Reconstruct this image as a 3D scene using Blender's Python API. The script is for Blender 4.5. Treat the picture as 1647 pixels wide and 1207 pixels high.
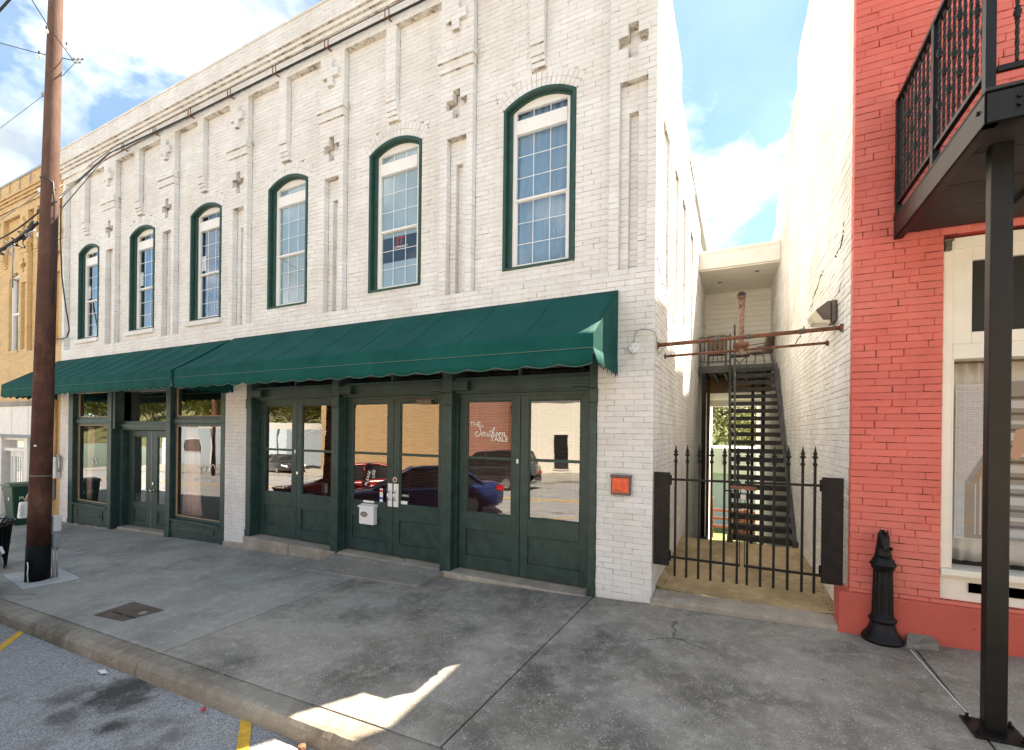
import bpy, math, random
from mathutils import Vector, Matrix
random.seed(7)
R_ = math.radians
for o in list(bpy.data.objects): bpy.data.objects.remove(o)
SC = bpy.context.scene
COL = SC.collection

# ------------------------------------------------------------------ camera
F_PX, YAW, ROLL = 741.26, 0.4599, 0.0117
CAM = Vector((0.934, -5.701, 2.05))
r0 = Vector((math.cos(YAW), math.sin(YAW), 0)); d0 = Vector((-math.sin(YAW), math.cos(YAW), 0)); u0 = Vector((0, 0, 1))
cr = r0*math.cos(ROLL)+u0*math.sin(ROLL); cu = -r0*math.sin(ROLL)+u0*math.cos(ROLL)
cam = bpy.data.objects.new('camera', bpy.data.cameras.new('camera')); COL.objects.link(cam)
cm = Matrix((cr, cu, -d0)).transposed().to_4x4(); cm.translation = CAM
cam.matrix_world = cm
cam.data.sensor_width = 36; cam.data.lens = F_PX/1647*36
cam.data.shift_y = (694.2-603.5)/1647
cam.data.clip_start = 0.05; cam.data.clip_end = 2000
SC.camera = cam

# ------------------------------------------------------------------ sky, sun, exposure
SUN_EL, SUN_AZ = R_(56), R_(31.8)
S = Vector((math.sin(SUN_AZ)*math.cos(SUN_EL), math.cos(SUN_AZ)*math.cos(SUN_EL), math.sin(SUN_EL)))
W = bpy.data.worlds.new('World'); SC.world = W; W.use_nodes = True
nt = W.node_tree; nt.nodes.clear()
def wn(t, **k):
    n = nt.nodes.new(t)
    for a, b in k.items(): setattr(n, a, b)
    return n
sky = wn('ShaderNodeTexSky', sky_type='NISHITA', sun_disc=False, sun_elevation=SUN_EL, sun_rotation=SUN_AZ)
sky.air_density = 0.9; sky.dust_density = 0.25; sky.ozone_density = 1.0
tc = wn('ShaderNodeTexCoord'); sep = wn('ShaderNodeSeparateXYZ')
nt.links.new(tc.outputs['Generated'], sep.inputs[0])
zz = wn('ShaderNodeMath', operation='MAXIMUM'); zz.inputs[1].default_value = 0.0; nt.links.new(sep.outputs[2], zz.inputs[0])
za = wn('ShaderNodeMath', operation='ADD'); za.inputs[1].default_value = 0.38; nt.links.new(zz.outputs[0], za.inputs[0])
dv = wn('ShaderNodeVectorMath', operation='DIVIDE'); cz = wn('ShaderNodeCombineXYZ')
for i in range(3): nt.links.new(za.outputs[0], cz.inputs[i])
nt.links.new(tc.outputs['Generated'], dv.inputs[0]); nt.links.new(cz.outputs[0], dv.inputs[1])
mp = wn('ShaderNodeMapping'); mp.inputs['Location'].default_value = (2.9, 1.1, 0.0); nt.links.new(dv.outputs[0], mp.inputs[0])
n1 = wn('ShaderNodeTexNoise'); n1.inputs['Scale'].default_value = 3.0; n1.inputs['Detail'].default_value = 9; n1.inputs['Roughness'].default_value = 0.54; n1.inputs['Distortion'].default_value = 0.25
nt.links.new(mp.outputs[0], n1.inputs['Vector'])
rp = wn('ShaderNodeValToRGB'); rp.color_ramp.elements[0].position = 0.465; rp.color_ramp.elements[1].position = 0.60
rp.color_ramp.elements[0].color = (0.10, 0.10, 0.10, 1); rp.color_ramp.elements[1].color = (1, 1, 1, 1)
nt.links.new(n1.outputs[0], rp.inputs[0])
n2 = wn('ShaderNodeTexNoise'); n2.inputs['Scale'].default_value = 3.3; n2.inputs['Detail'].default_value = 6
nt.links.new(mp.outputs[0], n2.inputs['Vector'])
rp2 = wn('ShaderNodeValToRGB'); rp2.color_ramp.elements[0].position = 0.35; rp2.color_ramp.elements[1].position = 0.65
CL = 3.1
rp2.color_ramp.elements[0].color = (0.31, 0.345, 0.37, 1); rp2.color_ramp.elements[1].color = (1.0, 1.0, 1.0, 1)
nt.links.new(n2.outputs[0], rp2.inputs[0])
cg = wn('ShaderNodeVectorMath', operation='SCALE'); cg.inputs['Scale'].default_value = CL; nt.links.new(rp2.outputs[0], cg.inputs[0])
sg = wn('ShaderNodeVectorMath', operation='MULTIPLY'); sg.inputs[1].default_value = (0.27, 0.33, 0.315); nt.links.new(sky.outputs[0], sg.inputs[0])
up = wn('ShaderNodeMapRange'); up.inputs[1].default_value = -0.02; up.inputs[2].default_value = 0.03; nt.links.new(sep.outputs[2], up.inputs[0])
cv = wn('ShaderNodeMath', operation='MULTIPLY'); nt.links.new(rp.outputs[0], cv.inputs[0]); nt.links.new(up.outputs[0], cv.inputs[1])
mx = wn('ShaderNodeMix', data_type='RGBA'); nt.links.new(cv.outputs[0], mx.inputs[0]); nt.links.new(sg.outputs[0], mx.inputs[6]); nt.links.new(cg.outputs[0], mx.inputs[7])
bg = wn('ShaderNodeBackground'); bg.inputs['Strength'].default_value = 0.15; nt.links.new(mx.outputs[2], bg.inputs[0])
wo = wn('ShaderNodeOutputWorld'); nt.links.new(bg.outputs[0], wo.inputs[0])
sl = bpy.data.lights.new('sun', 'SUN'); sl.energy = 5.0; sl.angle = R_(0.5); sl.color = (1.0, 0.87, 0.69)
so = bpy.data.objects.new('sun', sl); COL.objects.link(so); so.rotation_euler = S.to_track_quat('Z', 'Y').to_euler(); so.location = (10, 10, 30)
SC.view_settings.view_transform = 'Standard'; SC.view_settings.look = 'None'
SC.view_settings.exposure = 2.45; SC.view_settings.gamma = 1
SC.render.engine = 'CYCLES'
SC.cycles.use_denoising = True
SC.cycles.max_bounces = 10; SC.cycles.transparent_max_bounces = 16; SC.cycles.diffuse_bounces = 5
SC.cycles.sample_clamp_indirect = 8

# ------------------------------------------------------------------ materials
def mk(name):
    m = bpy.data.materials.new(name); m.use_nodes = True
    t = m.node_tree; b = t.nodes['Principled BSDF']
    return m, t, b
def setin(b, n, v):
    if n in b.inputs: b.inputs[n].default_value = v
def rgba(c, k=1.0): return (c[0]*k, c[1]*k, c[2]*k, 1)
def noise(t, scale, detail=5, rough=.55, vec=None, stretch=None):
    n = t.nodes.new('ShaderNodeTexNoise'); n.inputs['Scale'].default_value = scale; n.inputs['Detail'].default_value = detail; n.inputs['Roughness'].default_value = rough
    g = t.nodes.new('ShaderNodeNewGeometry')
    src = g.outputs['Position']
    if stretch:
        mp = t.nodes.new('ShaderNodeMapping'); mp.inputs['Scale'].default_value = stretch
        t.links.new(src, mp.inputs[0]); src = mp.outputs[0]
    t.links.new(src, n.inputs['Vector'])
    return n.outputs[0]
def ramp(t, fac, stops):
    r = t.nodes.new('ShaderNodeValToRGB'); e = r.color_ramp.elements
    e[0].position, e[0].color = stops[0][0], rgba(stops[0][1]) if len(stops[0][1]) == 3 else stops[0][1]
    e[1].position, e[1].color = stops[-1][0], rgba(stops[-1][1])
    for p, c in stops[1:-1]:
        x = e.new(p); x.color = rgba(c)
    t.links.new(fac, r.inputs[0]); return r.outputs[0]
def mix(t, fac, a, b, mode='MIX'):
    m = t.nodes.new('ShaderNodeMix'); m.data_type = 'RGBA'; m.blend_type = mode
    for i, v in ((0, fac), (6, a), (7, b)):
        if hasattr(v, 'is_output') or isinstance(v, bpy.types.NodeSocket): t.links.new(v, m.inputs[i])
        else: m.inputs[i].default_value = v if i == 0 else rgba(v)
    return m.outputs[2]
def bump(t, b, h, strength=.3, dist=.005):
    n = t.nodes.new('ShaderNodeBump'); n.inputs['Strength'].default_value = strength; n.inputs['Distance'].default_value = dist
    t.links.new(h, n.inputs['Height']); t.links.new(n.outputs[0], b.inputs['Normal'])
def plain(name, c, rough=.5, metal=0, var=.0, vs=3, bs=0, bscale=60, spec=None, coat=0):
    m, t, b = mk(name)
    setin(b, 'Roughness', rough); setin(b, 'Metallic', metal)
    if spec is not None: setin(b, 'Specular IOR Level', spec)
    if coat: setin(b, 'Coat Weight', coat); setin(b, 'Coat Roughness', .05)
    if var:
        t.links.new(ramp(t, noise(t, vs, 6), [(.3, tuple(x*(1-var) for x in c)), (.7, tuple(min(1, x*(1+var)) for x in c))]), b.inputs['Base Color'])
    else: b.inputs['Base Color'].default_value = rgba(c)
    if bs: bump(t, b, noise(t, bscale, 4), bs, .004)
    return m
def painted_brick(name, c, dirt, var=.06, wear=None, wearamt=.73, bs=.35, streak=0, drips=.0, fade=None):
    m, t, b = mk(name); setin(b, 'Roughness', .62); setin(b, 'Specular IOR Level', .25)
    g = t.nodes.new('ShaderNodeNewGeometry')
    oi = t.nodes.new('ShaderNodeObjectInfo')
    ad = t.nodes.new('ShaderNodeMath'); ad.operation = 'ADD'; t.links.new(g.outputs['Random Per Island'], ad.inputs[0]); t.links.new(oi.outputs['Random'], ad.inputs[1])
    fr = t.nodes.new('ShaderNodeMath'); fr.operation = 'FRACT'; t.links.new(ad.outputs[0], fr.inputs[0])
    col = ramp(t, fr.outputs[0], [(0, tuple(x*(1-var) for x in c)), (1, tuple(min(1, x*(1+var)) for x in c))])
    col = mix(t, ramp(t, noise(t, 1.1, 7, .6), [(.42, (0, 0, 0)), (.72, (.5, .5, .5))]), col, dirt)
    if fade: col = mix(t, ramp(t, noise(t, .75, 6, .65), [(.45, (0, 0, 0)), (.7, (.6, .6, .6))]), col, fade)
    if wear: col = mix(t, ramp(t, noise(t, 9, 6, .6), [(wearamt, (0, 0, 0)), (wearamt+.02, (1, 1, 1))]), col, wear)
    if drips: col = mix(t, ramp(t, noise(t, 2.5, 6, .65, stretch=(1, 1, .13)), [(.5, (0, 0, 0)), (.75, (drips, drips, drips))]), col, dirt)
    t.links.new(col, b.inputs['Base Color'])
    bump(t, b, noise(t, 45, 6, .65), bs, .006)
    return m
M = {}
def joint_mat(name, c, dark, lo=.44, hi=.58):
    m, t, b = mk(name); setin(b, 'Roughness', .8); setin(b, 'Specular IOR Level', .15)
    col = mix(t, ramp(t, noise(t, 6.5, 7, .75), [(lo, (0, 0, 0)), (hi, (1, 1, 1))]), c, dark)
    t.links.new(col, b.inputs['Base Color']); bump(t, b, noise(t, 60, 4), .4, .004); return m
M['white_brick'] = painted_brick('white_brick_paint', (.76, .757, .752), (.56, .52, .46), .05, (.42, .34, .27), .74, .5, drips=.5)
M['white_joint'] = joint_mat('white_joint', (.66, .62, .56), (.20, .155, .115), .46, .62)
M['alley_brick'] = painted_brick('alley_white_brick', (.86, .855, .84), (.5, .45, .37), .06, (.36, .31, .26), .71, .6, drips=.4)
M['alley_joint'] = joint_mat('alley_joint', (.76, .72, .65), (.17, .14, .11), 0.42, 0.57)
M['red_brick'] = painted_brick('red_brick_paint', (.69, .175, .138), (.50, .10, .078), .06, (.24, .05, .04), .70, .7, drips=.45, fade=(.74, .27, .22))
M['red_joint'] = joint_mat('red_joint', (.60, .115, .082), (.07, .02, .017), .47, .56)
M['yellow_brick'] = painted_brick('yellow_brick_paint', (.66, .465, .235), (.50, .34, .17), .07, (.40, .2, .12), .70, .4, drips=.4)
M['yellow_joint'] = joint_mat('yellow_joint', (.52, .37, .19), (.17, .10, .05), 0.44, 0.6)
M['green'] = plain('green_painted_wood', (.019, .047, .042), .45, 0, .38, 7, .3, 22)
M['green_trim'] = plain('green_window_casing', (.016, .062, .048), .5, 0, .25, 9, .15, 40)
M['vinyl'] = plain('white_vinyl', (.82, .81, .79), .35, 0, .03, 4)
M['white_paint'] = plain('white_wood_paint', (.78, .75, .70), .5, 0, .07, 5, .1, 30)
M['cream'] = plain('cream_wood_paint', (.83, .78, .68), .5, 0, .05, 4, .08, 30)
M['black_iron'] = plain('black_iron', (.0055, .0055, .006), .45, .0, .4, 20, .15, 90, spec=.3)
M['black_post'] = plain('black_painted_steel', (.0075, .0068, .0062), .42, 0, .45, 6, .15, 50, spec=.35)
M['rusty_black'] = plain('rust_flecked_black_steel', (.010, .0075, .007), .55, 0, .7, 9, .3, 40, spec=.3)
M['deck_under'] = plain('deck_underside', (.025, .022, .02), .6, 0, .3, 4, .1, 30)
M['steel_gray'] = plain('gray_painted_steel', (.055, .053, .05), .45, .1, .25, 8, .1, 50)
M['tread'] = plain('dark_grating_steel', (.014, .013, .012), .6, 0, .3, 12, .3, 120)
M['rust'] = plain('rusty_pipe', (.20, .085, .045), .75, .1, .5, 14, .4, 60)
M['rust_flake'] = plain('flaking_rust_pipe', (.33, .22, .16), .8, 0, .75, 30, .6, 90)
M['galv'] = plain('galvanised_metal', (.42, .42, .41), .42, .6, .15, 10)
M['gray_plastic'] = plain('gray_box', (.22, .24, .26), .5, 0, .1, 8)
M['light_gray'] = plain('light_gray_box', (.55, .56, .56), .5, 0, .08, 8)
M['chrome'] = plain('polished_steel', (.75, .72, .66), .25, 1)
M['brass'] = plain('brass_knob', (.62, .58, .50), .25, 1)
M['white_metal'] = plain('white_enamel', (.8, .8, .8), .3, 0, .02, 3)
M['red_plate'] = plain('orange_red_plate', (.78, .09, .02), .45, 0, .2, 22, .05, 30)
M['bronze'] = plain('weathered_bronze', (.13, .105, .085), .5, .2, .2, 15)
M['blackp'] = plain('black_print', (.01, .01, .01), .6)
M['whitep'] = plain('white_print', (.85, .85, .83), .5)
M['redp'] = plain('red_print', (.55, .05, .04), .5)
M['bluep'] = plain('blue_print', (.04, .12, .5), .5)
M['oak'] = plain('tan_board', (.5, .33, .17), .6, 0, .1, 5)
M['soffit'] = plain('beige_soffit', (.82, .77, .66), .6, 0, .05, 4)
M['siding'] = plain('cream_siding', (.86, .83, .75), .5, 0, .04, 4)
M['blind_wood'] = plain('dark_red_wood_slat', (.10, .028, .016), .4, 0, .2, 20)
M['curtain_sky_reflection'] = plain('sky_reflection_blue', (.045, .10, .22), .9, 0, .3, 9)  # blue of the reflected sky, put into the cloth colour
M['curtain_gray'] = plain('pale_gray_curtain', (.30, .41, .53), .9, 0, .05, 8)
M['curtain_pink'] = plain('blush_curtain', (.74, .50, .47), .9, 0, .06, 8)
M['curtain_white'] = plain('white_curtain', (.7, .69, .66), .9, 0, .05, 8)
M['shade'] = plain('pale_shade', (.42, .50, .53), .9, 0, .03, 8)
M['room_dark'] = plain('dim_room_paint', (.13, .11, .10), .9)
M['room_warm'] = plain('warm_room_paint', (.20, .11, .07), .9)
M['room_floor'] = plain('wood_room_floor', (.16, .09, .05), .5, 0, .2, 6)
M['leather'] = plain('black_leather', (.018, .016, .02), .45, 0, .2, 10)
M['desk'] = plain('gray_desk', (.20, .20, .19), .6)
M['leaf_dark'] = plain('dark_plant', (.02, .035, .012), .6, 0, .3, 20)
M['bin_green'] = plain('dark_green_plastic', (.012, .055, .035), .4, 0, .1, 6)
M['skin'] = plain('skin', (.45, .25, .17), .55)
M['gray_cloth'] = plain('gray_cloth', (.25, .25, .27), .9)
M['black_cable'] = plain('black_cable', (.012, .012, .012), .5)
M['tar'] = plain('black_tar_coat', (.0035, .004, .005), .7, 0, .3, 8, .3, 30, spec=.2)
M['glass_lamp'] = plain('frosted_lens', (.75, .68, .5), .3)
M['gravel_dark'] = plain('joint_dirt', (.022, .020, .018), .95)
M['moss'] = plain('moss', (.06, .075, .02), .95, 0, .4, 20, .5, 60)
M['hair'] = plain('dark_hair', (.03, .02, .015), .6)

def glassmat(name, refl=1.0, tint=(.9, .92, .92), wav=.006, ior=1.5, wsc=2.5):
    m, t, b = mk(name); t.nodes.remove(b)
    out = t.nodes['Material Output']
    tr = t.nodes.new('ShaderNodeBsdfTransparent'); tr.inputs[0].default_value = rgba(tint)
    gl = t.nodes.new('ShaderNodeBsdfGlossy'); gl.inputs['Roughness'].default_value = .004; gl.inputs[0].default_value = (1, 1, 1, 1)
    fr = t.nodes.new('ShaderNodeFresnel'); fr.inputs['IOR'].default_value = ior
    mu = t.nodes.new('ShaderNodeMath'); mu.operation = 'MULTIPLY'; mu.use_clamp = True; mu.inputs[1].default_value = refl; t.links.new(fr.outputs[0], mu.inputs[0])
    gg = t.nodes.new('ShaderNodeNewGeometry'); inv = t.nodes.new('ShaderNodeMath'); inv.operation = 'SUBTRACT'; inv.inputs[0].default_value = 1; t.links.new(gg.outputs['Backfacing'], inv.inputs[1])
    m2 = t.nodes.new('ShaderNodeMath'); m2.operation = 'MULTIPLY'; t.links.new(mu.outputs[0], m2.inputs[0]); t.links.new(inv.outputs[0], m2.inputs[1]); mu = m2
    bp = t.nodes.new('ShaderNodeBump'); bp.inputs['Strength'].default_value = .5; bp.inputs['Distance'].default_value = wav
    t.links.new(noise(t, wsc, 1), bp.inputs['Height']); t.links.new(bp.outputs[0], gl.inputs['Normal'])
    ms = t.nodes.new('ShaderNodeMixShader'); t.links.new(mu.outputs[0], ms.inputs[0]); t.links.new(tr.outputs[0], ms.inputs[1]); t.links.new(gl.outputs[0], ms.inputs[2])
    t.links.new(ms.outputs[0], out.inputs[0]); return m
M['glass'] = glassmat('window_glass', 2.6, (.9, .94, .96), .002)
M['shop_glass'] = glassmat('shop_glass', 3.2, (.88, .88, .86), .0015, 1.65)
M['boutique_glass'] = glassmat('boutique_glass', 1.5, (.92, .92, .9), .0012, 1.6)
M['poster_glass'] = glassmat('poster_glass', 1.0, (.95, .95, .95), .002)

def awning_mat():
    m, t, b = mk('green_awning_canvas'); setin(b, 'Roughness', .8); setin(b, 'Specular IOR Level', .15)
    col = ramp(t, noise(t, 2.2, 6, .6), [(.3, (.002, .050, .043)), (.7, (.004, .078, .068))])
    col = mix(t, ramp(t, noise(t, 3, 7, .7, stretch=(1, 1, .1)), [(.46, (0, 0, 0)), (.78, (.55, .55, .55))]), col, (.016, .098, .082))
    col = mix(t, ramp(t, noise(t, .9, 4, .6), [(.45, (0, 0, 0)), (.7, (.4, .4, .4))]), col, (.008, .088, .076))
    t.links.new(col, b.inputs['Base Color']); bump(t, b, noise(t, 160, 2), .25, .002)
    return m
M['awning'] = awning_mat()
M['awning_trim'] = plain('awning_trim_tape', (.075, .135, .105), .8, 0, .2, 30)

def concrete_mat(name, base, dark, speck=.5, warm=(.2, .17, .12), light=1.0):
    m, t, b = mk(name); setin(b, 'Roughness', .85); setin(b, 'Specular IOR Level', .2)
    col = ramp(t, noise(t, 1.0, 8, .62), [(.36, dark), (.58, base)])
    col = mix(t, ramp(t, noise(t, .55, 5, .6, stretch=(1, 2.2, 1)), [(.45, (0, 0, 0)), (.72, (.55, .55, .55))]), col, warm)
    col = mix(t, ramp(t, noise(t, 7, 8, .75), [(.5, (0, 0, 0)), (.75, (.5, .5, .5))]), col, tuple(min(1, x*1.75) for x in base))
    v = t.nodes.new('ShaderNodeTexVoronoi'); v.inputs['Scale'].default_value = 55
    g = t.nodes.new('ShaderNodeNewGeometry'); t.links.new(g.outputs['Position'], v.inputs['Vector'])
    nz = noise(t, 11, 4, .7)
    sp = mix(t, 1.0, ramp(t, v.outputs['Distance'], [(.16, (speck, speck, speck)), (.36, (0, 0, 0))]), ramp(t, nz, [(.44, (0, 0, 0)), (.62, (1, 1, 1))]), 'MULTIPLY')
    col = mix(t, sp, col, tuple(min(1, x*3.2) for x in base))
    col = mix(t, ramp(t, noise(t, 120, 3, .6), [(.35, (.28, .28, .28)), (.6, (0, 0, 0))]), col, (.02, .02, .02))
    vc = t.nodes.new('ShaderNodeTexVoronoi'); vc.feature = 'DISTANCE_TO_EDGE'; vc.inputs['Scale'].default_value = .42
    wv = t.nodes.new('ShaderNodeVectorMath'); wv.operation = 'MULTIPLY_ADD'; wv.inputs[1].default_value = (.5, .5, .5)
    nn = t.nodes.new('ShaderNodeTexNoise'); nn.inputs['Scale'].default_value = 2.2; nn.inputs['Detail'].default_value = 7; t.links.new(g.outputs['Position'], nn.inputs['Vector'])
    t.links.new(nn.outputs['Color'], wv.inputs[0]); t.links.new(g.outputs['Position'], wv.inputs[2]); t.links.new(wv.outputs[0], vc.inputs['Vector'])
    cm_ = mix(t, 1.0, ramp(t, vc.outputs['Distance'], [(.0, (.8, .8, .8)), (.006, (0, 0, 0))]), ramp(t, noise(t, .6, 2), [(.575, (0, 0, 0)), (.63, (1, 1, 1))]), 'MULTIPLY')
    col = mix(t, cm_, col, (.03, .028, .024))
    # sparse pale flecks: chewing gum and paint drips
    v2 = t.nodes.new('ShaderNodeTexVoronoi'); v2.inputs['Scale'].default_value = 2.6; t.links.new(g.outputs['Position'], v2.inputs['Vector'])
    col = mix(t, ramp(t, v2.outputs['Distance'], [(.025, (.8, .8, .8)), (.04, (0, 0, 0))]), col, (.5, .5, .48))
    t.links.new(col, b.inputs['Base Color'])
    bump(t, b, noise(t, 70, 8, .7), .5, .006)
    return m
M['sidewalk'] = concrete_mat('old_sidewalk_concrete', (.38, .352, .305), (.14, .131, .113), .5)
M['sidewalk2'] = concrete_mat('paler_sidewalk_concrete', (.37, .355, .32), (.235, .226, .205), .3, (.38, .355, .30))
M['kerb'] = concrete_mat('kerb_concrete', (.32, .292, .245), (.15, .13, .10), .25, (.25, .19, .13))
M['sill_stone'] = concrete_mat('worn_sill_stone', (.42, .38, .32), (.27, .24, .2), .2, (.36, .28, .2))
M['pale_slab'] = concrete_mat('pale_new_concrete', (.55, .56, .57), (.44, .44, .44), .1, (.5, .49, .46))
M['ramp'] = concrete_mat('ramp_concrete', (.28, .27, .245), (.19, .183, .165), .3, (.28, .25, .2))
M['alley_floor'] = concrete_mat('mossy_alley_concrete', (.52, .385, .225), (.27, .20, .115), .3, (.22, .20, .06))
M['tin'] = concrete_mat('meter_cover_iron', (.15, .115, .09), (.085, .066, .052), .3, (.12, .09, .065))
def asphalt_mat():
    m, t, b = mk('worn_asphalt'); setin(b, 'Roughness', .9); setin(b, 'Specular IOR Level', .2)
    col = ramp(t, noise(t, .9, 6, .6), [(.3, (.33, .333, .335)), (.7, (.44, .443, .445))])
    v = t.nodes.new('ShaderNodeTexVoronoi'); v.inputs['Scale'].default_value = 105
    g = t.nodes.new('ShaderNodeNewGeometry'); t.links.new(g.outputs['Position'], v.inputs['Vector'])
    col = mix(t, .8, col, ramp(t, v.outputs['Color'], [(.15, (.62, .62, .62)), (.85, (1.3, 1.3, 1.3))]), 'MULTIPLY')
    col = mix(t, ramp(t, v.outputs['Distance'], [(.35, (0, 0, 0)), (.75, (.55, .55, .55))]), col, (.05, .05, .05))
    col = mix(t, ramp(t, noise(t, 1.7, 5, .6), [(.56, (0, 0, 0)), (.7, (.8, .8, .8))]), col, (.12, .115, .105))
    # oil drips in the parking bay
    for (cx, cy, rad, k) in ((-4.0, -3.52, .36, .85), (-3.72, -3.62, .2, .7), (-3.45, -3.86, .15, .8), (-3.95, -3.95, .2, .6), (-4.35, -3.75, .22, .5)):
        sb = t.nodes.new('ShaderNodeVectorMath'); sb.operation = 'SUBTRACT'; sb.inputs[1].default_value = (cx, cy, -.28); t.links.new(g.outputs['Position'], sb.inputs[0])
        ln = t.nodes.new('ShaderNodeVectorMath'); ln.operation = 'LENGTH'; t.links.new(sb.outputs[0], ln.inputs[0])
        a2 = t.nodes.new('ShaderNodeMath'); a2.operation = 'MULTIPLY_ADD'; a2.inputs[1].default_value = rad*1.6; a2.inputs[2].default_value = -rad*.8; t.links.new(noise(t, 6, 5, .65), a2.inputs[0])
        a3 = t.nodes.new('ShaderNodeMath'); a3.operation = 'ADD'; t.links.new(ln.outputs['Value'], a3.inputs[0]); t.links.new(a2.outputs[0], a3.inputs[1])
        col = mix(t, ramp(t, a3.outputs[0], [(rad*.35, (k, k, k)), (rad, (0, 0, 0))]), col, (.03, .028, .022))
    t.links.new(col, b.inputs['Base Color']); bump(t, b, v.outputs['Distance'], .7, .006)
    return m
M['asphalt'] = asphalt_mat()
M['yellow_line'] = plain('worn_yellow_paint', (.62, .36, .03), .7, 0, .25, 25, .4, 90)
M['mastic'] = plain('white_chalk_line', (.6, .6, .6), .8)

def pole_mat():
    m, t, b = mk('creosoted_pole'); setin(b, 'Roughness', .8); setin(b, 'Specular IOR Level', .2)
    col = ramp(t, noise(t, 4, 8, .7, stretch=(1, 1, .5)), [(.3, (.042, .016, .011)), (.5, (.075, .033, .024)), (.72, (.15, .078, .052))])
    col = mix(t, ramp(t, noise(t, 3, 5, .7, stretch=(.4, .4, 8)), [(.5, (0, 0, 0)), (.7, (.5, .5, .5))]), col, (.04, .022, .018))
    g = t.nodes.new('ShaderNodeNewGeometry'); sp = t.nodes.new('ShaderNodeSeparateXYZ'); t.links.new(g.outputs['Position'], sp.inputs[0])
    mr = t.nodes.new('ShaderNodeMapRange'); mr.inputs[1].default_value = 3.0; mr.inputs[2].default_value = 7.0; mr.inputs[4].default_value = .8; t.links.new(sp.outputs[2], mr.inputs[0])
    col = mix(t, mr.outputs[0], col, ramp(t, noise(t, 5, 8, .7, stretch=(1, 1, .4)), [(.3, (.105, .06, .047)), (.7, (.20, .13, .105))]))
    t.links.new(col, b.inputs['Base Color']); bump(t, b, noise(t, 18, 8, .7, stretch=(3, 3, .3)), .6, .01)
    return m
M['pole'] = pole_mat()
def tex_brick_mat(name, c1, c2, mort, bw=.3):
    m, t, b = mk(name); setin(b, 'Roughness', .8)
    g = t.nodes.new('ShaderNodeNewGeometry'); sp = t.nodes.new('ShaderNodeSeparateXYZ'); t.links.new(g.outputs['Position'], sp.inputs[0])
    ad = t.nodes.new('ShaderNodeMath'); t.links.new(sp.outputs[0], ad.inputs[0]); t.links.new(sp.outputs[1], ad.inputs[1])
    cb = t.nodes.new('ShaderNodeCombineXYZ'); t.links.new(ad.outputs[0], cb.inputs[0]); t.links.new(sp.outputs[2], cb.inputs[1])
    br = t.nodes.new('ShaderNodeTexBrick'); br.inputs['Color1'].default_value = rgba(c1); br.inputs['Color2'].default_value = rgba(c2); br.inputs['Mortar'].default_value = rgba(mort)
    br.inputs['Scale'].default_value = 1; br.inputs['Brick Width'].default_value = bw; br.inputs['Row Height'].default_value = bw/3; br.inputs['Mortar Size'].default_value = bw*.04
    t.links.new(cb.outputs[0], br.inputs['Vector']); t.links.new(br.outputs[0], b.inputs['Base Color']); return m
M['far_tan'] = tex_brick_mat('far_tan_brick', (.50, .33, .17), (.42, .27, .13), (.30, .20, .11))
M['far_red'] = tex_brick_mat('far_red_brick', (.30, .085, .045), (.22, .06, .035), (.4, .33, .27))
M['grass'] = plain('spring_grass', (.10, .13, .03), .9, 0, .35, 3, .5, 40)
M['hill'] = plain('wooded_hillside', (.085, .085, .03), .95, 0, .5, .35, .5, 2)
M['bark'] = plain('gray_bark', (.09, .075, .06), .9, 0, .3, 8, .5, 30)
M['leaf_spring'] = plain('yellow_green_leaf', (.17, .17, .03), .7, 0, .35, 2)
M['leaf_olive'] = plain('olive_leaf', (.09, .10, .025), .7, 0, .35, 2)
M['redwood'] = plain('red_stained_wood', (.30, .095, .045), .6, 0, .15, 6)
M['carblue'] = plain('metallic_blue_paint', (.012, .03, .13), .3, .35, coat=1)
M['carblack'] = plain('black_car_paint', (.02, .02, .023), .3, .2, coat=1)
M['carred'] = plain('red_car_paint', (.22, .01, .012), .3, .1, coat=1)
M['carglass'] = plain('dark_car_glass', (.012, .014, .016), .03, 0, spec=.8)
M['rubber'] = plain('tyre_rubber', (.018, .018, .018), .8)
M['alloy'] = plain('alloy_rim', (.55, .55, .56), .3, .9)
M['taillight'] = plain('red_lamp_lens', (.5, .01, .01), .15)
M['headlight'] = plain('clear_lamp_lens', (.75, .77, .8), .1)
M['far_white'] = plain('far_white_metal', (.84, .84, .83), .5)
M['far_bluegray'] = plain('far_blue_gray_wall', (.55, .62, .70), .6)
M['far_gray'] = plain('far_gray_roof', (.2, .2, .2), .8)
M['poster_brick'] = tex_brick_mat('poster_pale_brick_print', (.55, .56, .6), (.48, .49, .53), (.40, .40, .42), .07)
M['p_gray'] = plain('print_gray', (.18, .18, .18), .5); M['p_lgray'] = plain('print_pale_gray', (.45, .46, .46), .5)
M['p_bluegray'] = plain('print_blue_gray', (.19, .22, .27), .5); M['p_brown'] = plain('print_brown', (.23, .17, .12), .5)

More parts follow.
